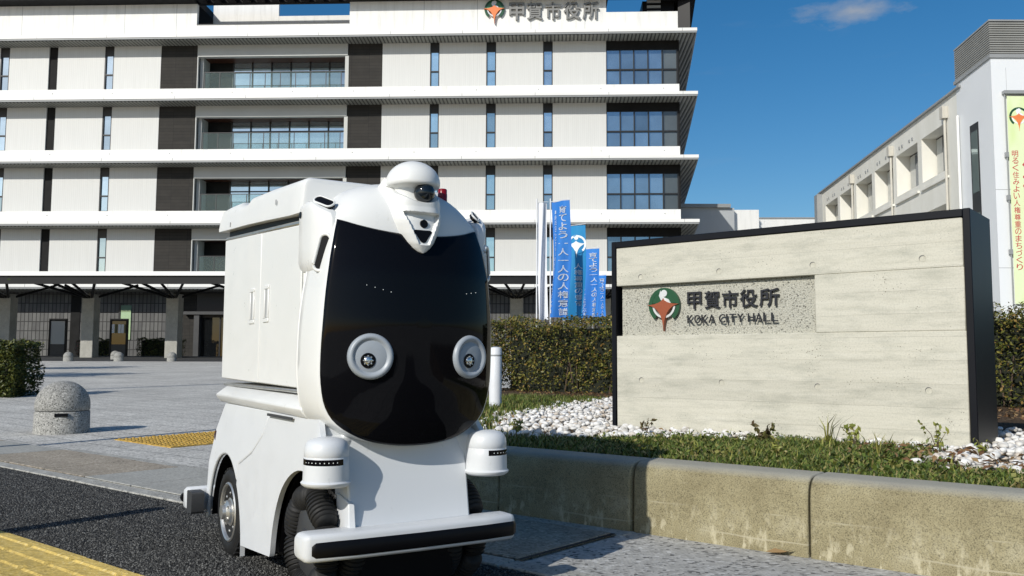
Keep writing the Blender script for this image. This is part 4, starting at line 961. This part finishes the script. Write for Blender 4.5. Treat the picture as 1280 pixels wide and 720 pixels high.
        for k in range(5): a = k*2*math.pi/5+.3; bl.lathe([(.0055, -.01), (.0055, .008), (.0002, .010)], 6, W @ Matrix.Translation((.034*math.cos(a), .034*math.sin(a), 0)))
        bl.build('wheel_bolts', 'alu', wh, smooth=40)['kind'] = 'stuff'
    # ---- front wheels: ribbed roller wheels
    prof = []; NR = 9
    for k in range(NR):
        z = -.060+.120*k/NR; z2 = -.060+.120*(k+1)/NR; rr = lambda q: .040-.010*(q/.06)**2
        prof += [(rr(z)*.86, z+.0012), (rr(z)*1.0, z+.0035), (rr(z2)*1.0, z2-.0035), (rr(z2)*.86, z2-.0012)]
    prof = [(.012, -.062)]+prof+[(.012, .062)]
    rol = MB().lathe(prof, 18).mesh('roller', M['rubber'], 40)
    for sx in (-1, 1):
        ctr = (sx*.206, -.705, .172)
        W = Matrix.Translation(ctr) @ Matrix.Rotation(sx*math.pi/2, 4, 'Y')
        wh = MB().lathe([(.105, -.052), (.112, -.045), (.112, .030), (.100, .040), (.040, .046), (.036, .056), (.0005, .058)], 36, W).build('front_wheel', 'dgrey', t, smooth=40)
        for row, (zo, ph) in enumerate(((.028, 0), (-.052, math.pi/7))):
            for k in range(7):
                a = k*2*math.pi/7+ph+.25
                o = obj('roller', rol, wh); o.matrix_basis = W @ Matrix.Rotation(a, 4, 'Z') @ Matrix.Translation((.128, 0, zo)) @ Matrix.Rotation(math.pi/2, 4, 'X')
    return t
robot()

# ------------------------------------------------------------------ flags
def nobori(label, x, y, ztop, zbot, w, ang, cloth, kind, wav=0.0):
    t = thing('banner_flag', label, 'banner', (x, y, gz(y)), ang, 'nobori banners standing in a row behind the hedge')
    g0 = gz(y); H1 = ztop-g0; H0 = zbot-g0
    MB().lathe([(.013, 0), (.011, 1.6), (.009, H1+.06), (.0005, H1+.065)], 10, Matrix.Translation((-.02, 0, 0))).build('pole', 'pole_white', t, smooth=40)
    MB().tube([(-.02, 0, H1+.012), (w+.02, 0, H1+.018)], .005, 6).build('crossbar', 'pole_white', t, smooth=40)
    MB().lathe([(.16, 0), (.17, .02), (.15, .10), (.03, .12)], 16, Matrix.Translation((-.02, 0, 0))).build('foot_weight', 'whiteprint', t, smooth=40)
    def disp(a, z):
        f = (H1-z)/(H1-H0); return (.02+.055*f)*math.sin(a/w*6.5+f*3+wav)+.03*f*math.sin(z*3.1+wav)
    nx, nz_ = 36, 70; m = MB(); vs = [(w*i/nx, disp(w*i/nx, H0+(H1-H0)*j/nz_), H0+(H1-H0)*j/nz_) for j in range(nz_+1) for i in range(nx+1)]
    vs2 = [(a, b_+.003, c_) for a, b_, c_ in vs]; n = nx+1
    fs = [(j*n+i, j*n+i+1, (j+1)*n+i+1, (j+1)*n+i) for j in range(nz_) for i in range(nx)]; k = len(vs)
    fl = MB().add(vs, fs).build('cloth', cloth, t, smooth=80)
    def lay(chars, x0, x1, z0, z1, bold=0.004):
        mb = MB(); n_ = len(chars); h = (z1-z0)/n_
        for i, ch in enumerate(chars):
            if ch == ' ': continue
            zc = z1-(i+.5)*h; hh = h*.43; hw = (x1-x0)/2
            if ch == '一': A = (x0, x1, zc-.04*h, zc+.04*h)
            elif ch in '~～': A = ((x0+x1)/2-.012, (x0+x1)/2+.012, zc-hh*.8, zc+hh*.8)
            else: A = (x0, x1, zc-hh, zc+hh)
            if ch in '~～': W, F = fit('|', *A, 0, .0005, bold)
            else: W, F = fit(ch, *A, 0, .0005, bold, keep=False)
            W = np.array([(p[0], disp(p[0], p[2])-.010, p[2]) for p in W]); mb.add(W, F)
        mb.build('lettering', 'whiteprint', fl)
    D = H1-H0
    if kind == 'A':
        lay('～身近なことから人権を考えてみませんか～', .12*w, .27*w, H0+.05, H1-.12)
        lay('育てよう一人一人の人権意識', .48*w, .86*w, H0+.02, H1-.07, .012)
    elif kind == 'B':
        lay('人権尊重の都市', .50*w, .80*w, H0+.22, H1-.62, .006)
        lay('こうか', .10*w, .24*w, H0+.3, H1-1.0, .002)
        r = .165; cx, cz = .60*w, H1-.31
        def flat(poly): return [(cx+r*px, cz+r*pz*.92) for px, pz in poly]
        mb = MB()
        for k_ in ('crescent', 'star', 'head'):
            pl = flat(EM[k_]); mb.prism(pl, -.006, -.004, 'y')
        V = [(p[0], disp(p[0], p[2])+p[1], p[2]) for p in mb.v]; mb.v = V; mb.build('emblem', 'whiteprint', fl)
    return t
ANG = R_(-40)
nobori('tallest blue nobori banner with white lettering, nearest the white pole', .60, 13.35, 3.10, 1.33, .34, ANG, 'blue', 'A', .3)
nobori('plain pale backed banner curling beside the tallest blue banner', .40, 13.5, 3.12, 1.30, .14, R_(8), 'whitecloth', None, 1.4)
nobori('teal blue nobori banner carrying the white round emblem', .88, 14.6, 2.91, 1.35, .39, R_(-36), 'blue2', 'B', 1.1)
nobori('medium blue nobori banner right of the emblem banner', 1.36, 17.2, 2.85, 1.5, .42, R_(-40), 'blue', 'A', 2.0)
nobori('smallest blue nobori banner, last in the row', 2.08, 22.4, 2.83, 1.6, .40, R_(-42), 'blue', 'A', 2.9)

# ------------------------------------------------------------------ city hall
def city_hall():
    B = thing('city_hall', 'long white office building with dark bands of windows and rooftop lettering', 'building', (0, 57, 0), R_(-2.5))
    ZT = [22.10, 17.92, 13.77, 9.62, 5.47]; E = .0963; UL = -52
    def east(d): return 11.95+E*(-1.2-d)*0+E*(d+1.2)
    def slab_poly(f, back=20, inset=0): return [(UL, -f), (11.95-inset, -f), (11.95-inset+E*(back+f), back), (UL, back)]
    for i, z in enumerate(ZT):
        fr = 1.2
        MB().prism(slab_poly(fr), z-.20, z, 'z').build('slab_edge', 'white_metal', B)
        MB().prism(slab_poly(fr-.03, 19.9, .03), z-.31, z-.203, 'z').build('slab_drip', 'greysteel', B)
        MB().prism(slab_poly(fr-.12, 19.8, .12), z-.37, z-.312, 'z').build('soffit', 'soffit', B)
        # joints in the metal edge
        j = MB()
        for k in range(13): u_ = -46+4.75*k; j.box(u_-.012, u_+.012, -1.204, -1.1, z-.20, z+.002)
        j.build('edge_joint', 'greysteel', B)['kind'] = 'stuff'
    # vertical rhythm of each storey
    solid = [(-52, -34.95), (-34.3, -31.56), (-30.94, -27.68), (-27.04, -23.80), (-8.72, -5.52), (-4.90, -1.77), (-1.12, 2.00), (2.64, 6.16)]
    dark_slot = [(-31.56, -30.94)]; slots = [(-34.95, -34.3, 0), (-27.68, -27.04, 0), (-5.52, -4.90, 1), (-1.77, -1.12, 1), (2.00, 2.64, 2)]
    blocks = [(-23.80, -21.30), (-11.00, -8.72)]
    pcache = {}
    for fi in range(4):
        z0 = ZT[fi+1]+.80; z1 = ZT[fi]-.37
        # white upstand in two lengths round the balcony
        MB().box(UL, 10.92, -.16, .14, ZT[fi+1]-.001, z0).build('white_band', 'band', B)
        wt = MB()
        for k in range(15): wt.lathe([(.035, 0), (.03, .03), (.0005, .031)], 6, Matrix.Translation((-47.5+4.1*k, -.16, ZT[fi+1]+.52)) @ Matrix.Rotation(math.pi/2, 4, 'X'))
        wt.build('band_rivets', 'greysteel', B)['kind'] = 'stuff'
        for a, b_ in solid:
            MB().box(a, b_, 0, .25, z0+.002, z1).build('wall_panel', 'panel', B)
        for a, b_ in dark_slot: MB().box(a, b_, .10, .30, z0+.002, z1).build('dark_panel', 'darkclad', B)
        for a, b_ in blocks:
            MB().box(a+.002, b_-.002, .03, .28, z0+.002, z1).build('dark_panel', 'blockclad', B)
        MB().box(-21.30, -21.24, .0, .2, z0, z1).build('corner_trim', 'lightclad', B)
        for a, b_, g_ in slots:
            w = MB(); zt_ = ZT[fi+1]+3.18; zm = ZT[fi+1]+1.86
            w.box(a, a+.07, .02, .22, z0+.002, z1); w.box(b_-.07, b_, .02, .22, z0+.002, z1); w.box(a+.07, b_-.07, .03, .22, zm-.04, zm+.04); w.box(a+.07, b_-.07, .04, .22, zt_, z1); w.box(a+.07, b_-.07, .03, .22, z0+.003, z0+.06)
            f = w.build('slot_window', 'frame', B)
            gm = 'glass_teal' if g_ == 1 else 'glass'
            for q0, q1 in ((z0+.06, zm-.04), (zm+.04, zt_)):
                MB().box(a+.07, b_-.07, .12, .16, q0, q1).build('pane', gm, f)
        # corner window
        a, b_ = 6.16, 10.85; w = MB(); zt_ = ZT[fi+1]+3.2; zm = ZT[fi+1]+1.86; xs = [6.16, 7.08, 7.99, 8.92, 9.85, 10.82]
        for x in xs: w.box(x-.04, x+.04, .02, .24, z0+.002, zt_)
        for x0, x1 in zip(xs, xs[1:]): w.box(x0+.04, x1-.04, .03, .22, zm-.045, zm+.045); w.box(x0+.04, x1-.04, .03, .22, z0+.003, z0+.05)
        f = w.build('corner_window', 'frame', B)
        MB().box(6.16, 10.86, .06, .26, zt_, z1).build('window_header', 'darkclad', f)
        for i, (x0, x1) in enumerate(zip(xs, xs[1:])):
            for q0, q1 in ((z0+.05, zm-.045), (zm+.045, zt_)):
                MB().box(x0+.04, x1-.04, .13, .17, q0, q1).build('pane', 'glass_grey' if i == 4 else ('glass_dark' if False else 'glass_mid'), f)
        # balcony
        bal = box('balcony', 'lightclad', B, -21.24, -11.06, -.05, .35, ZT[fi+1]+3.02, z1)
        box('side_wall', 'lightclad', bal, -21.24, -21.0, .352, 1.6, ZT[fi+1], z1); box('side_wall', 'lightclad', bal, -11.24, -11.0, .0, 1.6, ZT[fi+1], ZT[fi+1]+3.0)
        box('timber_ceiling', 'wood', bal, -20.99, -11.25, .36, 1.6, ZT[fi+1]+3.06, ZT[fi+1]+3.16)
        xs2 = [-21.0+.0]+[-19.35+1.34*i for i in range(7)]
        mu = MB()
        for x in xs2[1:]+[-11.30]: mu.box(x-.035, x+.035, 1.38, 1.58, ZT[fi+1], ZT[fi+1]+3.05)
        mu.box(-19.35, -11.3, 1.40, 1.57, ZT[fi+1]+2.35, ZT[fi+1]+2.42); mu.build('mullion_frame', 'frame', bal)
        box('dark_panel', 'darkclad', bal, -20.99, -19.39, 1.42, 1.56, ZT[fi+1], ZT[fi+1]+3.05)
        for x0, x1 in zip(xs2[1:], xs2[2:]+[-11.30]):
            box('pane', 'glass', bal, x0+.035, x1-.035, 1.47, 1.50, ZT[fi+1]+.05, ZT[fi+1]+3.05)
        rl = MB()
        for k in range(10): x = -20.75+1.03*k; rl.box(x-.02, x+.02, -.02, .03, z0, z0+1.12)
        rl.box(-20.77, -11.3, -.025, .035, z0+1.12, z0+1.16); rl = rl.build('railing', 'dgrey', bal)
        for k in range(9): x = -20.75+1.03*k; MB().box(x+.03, x+1.0, -.004, .006, z0+.02, z0+1.11).build('railing_pane', 'railglass', rl)
        # dark structure behind the facade so that no daylight leaks between floors
        MB().box(UL, -21.25, .5, .7, ZT[fi+1], ZT[fi]-.38).build('inner_wall', 'darkclad', B); MB().box(-10.99, 10.7, .5, .7, ZT[fi+1], ZT[fi]-.38).build('inner_wall', 'darkclad', B); MB().box(-21.2, -11.05, 1.62, 1.8, ZT[fi+1], ZT[fi]-.38).build('inner_wall', 'darkclad', B)
    MB().prism([(10.86, .0), (10.95, .0), (10.95+E*19, 19.0), (10.86+E*19, 19.0)], .8, 22.0, 'z').build('side_wall', 'darkclad', B)
    # ---- rooftop
    z = ZT[0]
    for a, b_, za, zb in ((UL, -21.30, z, 24.50), (-10.92, 6.16, z, 24.50)):
        MB().box(a, b_, -.30, 0, za, zb).build('parapet', 'band', B)
        for k in range(int((b_-a)/3.56)): x = b_-1.4-3.56*k; box('parapet_joint', 'greysteel', B, x-.012, x+.012, -.303, -.25, za, zb)
    MB().box(-21.299, -10.921, -.301, -.05, z, z+.92).build('parapet', 'band', B); MB().box(6.161, 10.85, -.301, -.05, z, z+1.46).build('parapet', 'band', B)
    MB().box(-21.299, -10.921, -.32, .0, z+.921, z+.98).build('coping', 'dgrey', B)
    MB().prism([(UL, -1.25), (-21.3, -1.25), (-21.3, 8), (UL, 8)], 24.52, 25.0, 'z').build('roof_slab', 'darkclad', B)
    MB().prism([(-10.92, -1.25), (11.95, -1.25), (12.9, 8), (9.0, 8.0), (9.0, .05), (6.3, .05), (6.3, 8), (-10.92, 8)], 24.52, 25.0, 'z').build('roof_slab', 'darkclad', B)
    MB().box(-21.3, -10.92, -1.25, -.85, 24.52, 25.0).build('roof_beam', 'darkclad', B)
    for k in range(11): x = -21.1+.99*k; MB().box(x, x+.52, -.849, -.25, 24.53, 24.95).build('roof_beam', 'darkclad', B)
    MB().box(-21.3, -10.92, -.249, .05, 24.52, 25.0).build('roof_beam', 'darkclad', B)
    MB().box(-21.25, -10.95, .8, .95, z+.1, 23.53).build('terrace_wall', 'darkclad', B)
    MB().box(-20.9, -16.3, 1.5, 1.7, z+.1, 25.6).build('terrace_wall', 'band', B); MB().box(-16.29, -10.95, 1.5, 1.7, z+.1, 24.31).build('terrace_wall', 'band', B)
    MB().box(-21.29, -10.93, .0, 6.0, z, z+.1).build('terrace_floor', 'greysteel', B)
    MB().box(8.6, 10.7, .3, 3.0, z, 24.51).build('plant_room', 'black', B)
    for k in range(3): box('louvre_blade', 'greysteel', B, 8.9, 9.8, .18, .28, 23.65+.36*k, 23.82+.36*k)
    MB().prism([(10.87, -.28), (11.6, -.6), (12.4, 7.9), (10.87, 7.9)], z, 24.52, 'z').build('plant_room', 'black', B)
    # rooftop letters and emblem
    xs = [(-.24, .76), (.93, 1.98), (2.16, 3.18), (3.36, 4.46), (4.60, 5.66)]
    for ch, (a, b_) in zip('甲賀市役所', xs): glyph_obj('letter', ch, a, b_, 23.06, 24.24, -.48, .16, 'kanji_grey', B, .016)
    emblem(B, -1.22, 23.80, .66, -.46, .14, ('green', 'green2', 'silver', 'orange2'))
    # ---- ground floor
    g0 = .78
    MB().box(UL, -22.6, .9, 1.2, g0, 5.1).build('tile_wall', 'walltile', B); MB().box(-15.5, 10.8, .9, 1.2, g0, 5.1).build('tile_wall', 'walltile', B)
    MB().box(-22.6, -21.2, .92, 1.2, g0, 5.1).build('tile_wall', 'blockclad', B)
    MB().box(-29.75, -29.1, .85, .95, g0, 5.1).build('dark_panel', 'darkclad', B)
    MB().box(-26.3, -25.6, .83, .93, 1.9, 4.2).build('window', 'glass_green', B)
    MB().box(-26.42, -26.3, .80, .93, g0, 4.3).build('window_frame', 'frame', B)
    en = box('entrance', 'frame', B, -21.2, -15.5, .95, 1.1, 3.4, 5.1)
    box('door_frame', 'dgrey', en, -21.2, -20.85, .6, .95, g0, 3.6); box('door_head', 'dgrey', en, -21.9, -15.5, .5, .9, 3.58, 3.78)
    for k in range(4): x = -20.85+1.3*k; box('door', 'glass_door', en, x+.04, x+1.26, 1.0, 1.05, g0, 3.4); box('door_stile', 'frame', en, x-.04, x+.04, .93, 1.06, g0, 3.4)
    return B
def gm(name, c, metal, rough=.03): M[name] = facade_glass(name, c, metal)
gm('glass_mid', (.30, .42, .52), .75); gm('glass_green', (.35, .55, .42), .4); gm('glass_door', (.012, .014, .016), .2)
city_hall()
bpy.context.view_layer.update()
BR = Matrix.Translation((0, 57, 0)) @ Matrix.Rotation(R_(-2.5), 4, 'Z')
def bp_(u, d, z=0): p = BR @ Vector((u, -d, z)); return (p.x, p.y, z)
# ---- entrance canopy on columns
cn = thing('entrance_canopy', 'long flat dark canopy on concrete columns along the front of the city hall', 'canopy', bp_(0, 0, 0), R_(-2.5))
MB().box(-46, 9.2, -12.0, -6.0, 5.06, 5.16).build('roof_sheet', 'dgrey', cn)
MB().box(-46, 9.2, -12.06, -12.0, 4.98, 5.20).build('front_edge', 'white_metal', cn)
MB().box(-46, 9.2, -11.95, -11.85, 4.55, 5.05).build('fascia_beam', 'darkmetal', cn)
cm = MB().box(-.36, .36, -.36, .36, -.1, 3.55).mesh('column', M['colconc'] if 'colconc' in M else M['border'])
for k in range(11):
    u_ = -38.6+4.9*k; z_ = .78
    c = obj('column', cm, cn, .02, 1, loc=(u_, -7.5, z_))
    s = MB()
    for dx, dy in ((-2.2, -3.8), (2.2, -3.8), (-2.2, 1.1), (2.2, 1.1), (-.7, -4.1), (.7, -4.1)):
        s.tube([(u_, -7.5, 4.05), (u_+dx, -7.5+dy, 4.95)], .075, 6)
    s.tube([(u_, -7.5, 3.9), (u_, -7.5, 4.3)], .2, 8); s.build('strut', 'darkmetal', cn)
# pieces in front of the ground floor
def notice(u_, d, w, label, paper):
    x, y, _ = bp_(u_, d); t = thing('notice_board', label, 'notice board', (x, y, .78), R_(-2.5))
    MB().box(-w/2, -w/2+.12, -.06, .06, 0, 2.35).build('post', 'darkmetal', t); MB().box(w/2-.12, w/2, -.06, .06, 0, 2.35).build('post', 'darkmetal', t)
    MB().box(-w/2+.12, w/2-.12, -.05, .05, 2.2, 2.35).build('header', 'darkmetal', t); MB().box(-w/2+.12, w/2-.12, -.04, .04, 0, .75).build('lower_panel', 'dgrey', t)
    MB().box(-w/2+.12, w/2-.12, -.03, .03, .75, 2.2).build('display', paper, t)
    if paper == 'glass_door':
        for i in range(5): MB().box(-.45+.2*i, -.28+.2*i, -.036, -.031, 1.45, 1.45+.55).build('poster', ['whiteprint', 'flower', 'whiteprint', 'whiteprint', 'flower'][i], t)
    return t
notice(-28.35, 3.0, 1.15, 'dark framed notice board with a blank pale sheet under the canopy', 'lightclad')
notice(-24.45, 3.0, 1.15, 'dark notice cabinet with pale and pink posters behind glass', 'glass_door')
def low(name, label, u0, d, ln, h, mat, n, size=.05):
    x, y, _ = bp_(u0, d); return hedge(name, label, (x, y, .78), R_(-2.5), ln, .6, 0, h, n, size, mat, True, .06, 'hedge', False)
low('low_hedge', 'low dark hedge against the tiled wall right of the poster cabinet', -23.7, 2.2, 1.95, 1.15, 'hedgedark', 2200)
low('low_hedge', 'low dark hedge behind the second canopy column by the entrance', -21.6, 2.2, .9, 1.1, 'hedgedark', 900)
low('low_hedge', 'low dark hedge between green window and poster cabinet', -26.4, 2.6, 1.3, 1.1, 'hedgedark', 1200)
low('flower_bed', 'red and pink flowers beside the blank notice board', -27.55, 2.4, .85, 1.0, 'flower', 900)

M['greywall'] = simple('pale_grey_metal_wall', (.40, .42, .43), .5, var=.04, scale=1)
# ------------------------------------------------------------------ low link buildings behind
lk = thing('link_building', 'grey sided low block tucked behind the right end of the city hall', 'building', (12.4, 62, 0))
box('wall', 'greywall', lk, -.6, 3.4, 0, 6, .8, 11.5); box('roof', 'greysteel', lk, -.7, 3.1, -.25, 6.3, 11.5, 11.75)
lw = thing('link_building', 'long low white building between city hall and old office wing', 'building', (16.2, 66, 0), R_(-2))
box('stair_block', 'band', lw, -1.2, 1.6, -3.5, 4, .8, 11.45); box('wall', 'band', lw, 1.605, 24, -1.0, 6, .8, 11.2); box('coping', 'greysteel', lw, 1.606, 24, -1.06, 6, 11.2, 11.3)
# ------------------------------------------------------------------ old office wing with deep window bays
def old_wing():
    ang = -math.atan(.102); t = thing('old_office_wing', 'cream concrete office wing with deep square window recesses', 'building', (18.12, 35, .10), ang)
    # local: +y runs away along the facade, -x is the face
    bays = [(1.36+3.45*k, 4.30+3.45*k) for k in range(6)]
    def row(z0, z1):
        m = MB(); edges = [-.3]+[e for b_ in bays for e in b_]+[23.0]
        for i in range(0, len(edges), 2): box('pier', 'oldwall', t, 0, .66, edges[i], edges[i+1], z0, z1)
        for a, b_ in bays:
            w = box('window', 'frame', t, .66, .74, a, b_, z0, z1); n = 4
            for k in range(n):
                p0 = a+.06+(b_-a-.12)*k/n; p1 = a+.06+(b_-a-.12)*(k+1)/n
                box('pane', 'glass_dark' if k % 3 else 'curtain', w, .625, .655, p0+.03, p1-.03, z0+.08, z1-.08)
    for z0, z1 in ((8.62, 10.62), (5.22, 7.22), (1.82, 3.82)): row(z0, z1)
    for z0, z1 in ((10.62, 11.62), (7.22, 8.62), (3.82, 5.22), (.6, 1.82)):
        box('spandrel', 'oldwall', t, 0, 6, -.3, 23.0, z0, z1)
    box('roof_coping', 'greysteel', t, -.12, 6, -.3, 23.1, 11.62, 11.70)
    for z in (8.30, 4.90):
        for a, b_ in bays: box('sill_ledge', 'oldwall', t, -.10, -.002, a-.1, b_+.05, z-.06, z+.04)
    box('rear_wall', 'oldwall', t, 5.9, 6.1, -.3, 23, .6, 11.6); box('end_wall', 'oldwall', t, .7, 6, -.5, -.302, .6, 11.6)
    box('shade_toned_fin', 'greysteel', t, -.35, .3, 22.3, 23.05, .6, 11.5)  # steel grey paints this end as old wall lying in shade
    for y in (1.30, 8.25, 15.1):
        p = MB(); p.tube([(-.10, y, .8), (-.10, y, 10.75)], .055, 8); p.box(-.24, -.01, y-.16, y+.16, 10.75, 11.25); p.build('downpipe', 'oldpipe', t)
    for a, b_ in bays[1:]:
        for k in (.6, 1.0, 2.0, 2.4): box('vent_cap', 'greysteel', t, -.03, -.001, a+k-.07, a+k+.07, 10.85, 10.99)
M['curtain'] = simple('pale_curtain', (.52, .52, .48), .8, var=.1, scale=3); M['oldpipe'] = simple('cream_pipe', (.50, .48, .42), .6)
old_wing()
# ------------------------------------------------------------------ white tower with banner
def tower():
    t = thing('white_tower', 'white panelled stair tower with louvred top at the right edge', 'building', (17.8, 32, 0), 0)
    # plan: left face runs back along (.102,1); front face along +x
    pl = [(0, 0), (14, 0), (14, 3.2), (.325, 3.2)]
    MB().prism(pl, .3, 11.96, 'z').build('wall', 'towerwall', t)
    MB().prism([(-.06, -.06), (14, -.06), (14, 3.3), (.27, 3.3)], 11.962, 12.10, 'z').build('coping', 'greysteel', t)
    MB().prism([(.05, .05), (14, .05), (14, 3.2), (.37, 3.2)], 12.10, 13.35, 'z').build('louvre_core', 'dgrey', t)
    for k in range(14):
        z = 12.14+.087*k
        MB().prism([(-.02, -.02), (14, -.02), (14, 3.25), (.31, 3.25)], z, z+.050, 'z').build('louvre_blade', 'louvre', t)
    MB().prism([(-.03, -.03), (14, -.03), (14, 3.26), (.30, 3.26)], 13.37, 13.43, 'z').build('roof_cap', 'greysteel', t)
    # slit window on the left face
    def lf_(y0, y1, z0, z1, off): return [(.1017*y0-off, y0), (.1017*y1-off, y1)]
    f = MB(); y0, y1 = 1.25, 2.0
    f.add([(.1017*y-o_, y, z) for o_ in (.02, -.1) for y, z in ((y0, 3.2), (y1, 3.2), (y1, 9.9), (y0, 9.9))], [(0, 1, 2, 3), (4, 5, 6, 7), (0, 1, 5, 4), (1, 2, 6, 5), (2, 3, 7, 6), (3, 0, 4, 7)])
    w = f.build('slit_window', 'frame', t)
    for z0, z1 in ((3.3, 5.0), (5.1, 6.4), (7.2, 9.6)):
        MB().add([(.1017*y-o_, y, z) for o_ in (.03, .0) for y, z in ((y0+.1, z0), (y1-.1, z0), (y1-.1, z1), (y0+.1, z1))], [(0, 1, 2, 3), (4, 5, 6, 7), (0, 1, 5, 4), (1, 2, 6, 5), (2, 3, 7, 6), (3, 0, 4, 7)]).build('pane', 'glass_pale', w)
    j = MB()
    for k in range(4): x = .55+.9*k; j.box(x*.28-.006 if False else x-.004, x+.004, -.004, .02, .3, 11.6)
    for z in (4.1, 7.0): j.box(0.0, 14, -.0035, .02, z-.008, z+.008)
    j.build('panel_joint', 'greysteel', t)
    p = MB(); p.tube([(.1017*2.9-.09, 2.95, .4), (.1017*2.9-.09, 2.95, 10.6)], .05, 8); p.build('downpipe', 'white_metal', t)
    # hanging banner
    b = thing('vertical_banner', 'pale green hanging banner with red vertical lettering on the white tower', 'banner', (18.28, 32-.10, .28))
    MB().box(-.12, 1.9, -.10, .10, 10.28, 10.40).build('top_bar', 'greysteel', b); MB().tube([(-.08, -.02, 2.4), (-.08, -.02, 10.3)], .022, 8).build('side_cable', 'greysteel', b)
    for z in (8.0, 6.4, 4.4): MB().box(-.13, -.03, -.06, .06, z-.09, z+.09).build('clip', 'greysteel', b)
    c = MB().box(0, 1.8, -.015, -.010, 2.5, 10.20).build('banner_sheet', 'banner', b)
    txt = '明るく住みよい人権尊重のまちづくり'; mb = MB(); z = 8.16; h = .262
    for i, ch in enumerate(txt):
        W, F = fit(ch, .10, .33, z-h*(i+1)+.02, z-h*i-.01, -.019, .003, .006); mb.add(W, F)
    mb.build('lettering', 'redprint', b)
    mb = MB()
    for i, ch in enumerate('人権を守り'): W, F = fit(ch, .46, 1.16, 7.55-.95*i, 8.35-.95*i, -.019, .003, .02); mb.add(W, F)
    mb.build('lettering', 'redprint', b)
    emblem(b, .42, 9.42, .36, -.020, .004, ('green', 'banner', 'whiteprint', 'orange2'))
M['towerwall'] = simple('white_panel_cladding', (.74, .76, .77), .4, var=.02, scale=.5)
gm('glass_pale', (.40, .50, .48), .6)
tower()

# ------------------------------------------------------------------ things just out of frame at the left that throw the long shadows
def lamp_post(x, y, h, r, label):
    t = thing('lamp_post', label, 'lamp post', (x, y, gz(y)))
    MB().lathe([(r*1.8, 0), (r*1.8, .25), (r, .3), (r*.7, h)], 12).build('post', 'darkmetal', t, smooth=40); MB().lathe([(r, h), (.16, h+.1), (.16, h+.2), (.02, h+.28)], 12).build('lamp_head', 'lightclad', t, smooth=40)
lamp_post(-5.05, 5.25, 5.5, .045, 'slim dark lamp post out at the left of the stone border')
lamp_post(-10.6, 12.0, 6.0, .10, 'slim dark lamp post left of the dark hedge')
pp = thing('car_stop_post', 'short dark post at the left of the asphalt path', 'post', (-2.42, 3.0, .004))
MB().lathe([(.05, 0), (.05, .80), (.04, .83), (.0005, .835)], 16).build('post_tube', 'darkmetal', pp, smooth=40)
def tree(x, y, h, label):
    t = thing('street_tree', label, 'tree', (x, y, gz(y))); m = MB(); m.tube([(0, 0, -.1), (.05, 0, h*.3), (0, .1, h*.6), (.05, 0, h*.85)], .14, 8, [1, .8, .5, .2])
    for k in range(9):
        a = k*2.4; z0 = h*(.35+.05*k); m.tube([(0, 0, z0), (math.cos(a)*h*.12, math.sin(a)*h*.12, z0+h*.1), (math.cos(a)*h*.22, math.sin(a)*h*.22, z0+h*.16)], .045, 5, [1, .6, .3])
    m.build('trunk', 'stem', t); n = 7000; c = rng.normal(size=(40, 3))*[h*.14, h*.14, h*.13]+[0, 0, h*.68]
    leaves('crown', c[rng.integers(0, 40, n)]+rng.normal(0, h*.05, (n, 3)), .07, 'hedgedark', t, .2)
tree(-15.0, 19.9, 4.4, 'small round headed tree left of the plaza, nearer one'); tree(-18.6, 27.2, 4.4, 'small round headed tree left of the plaza, farther one')
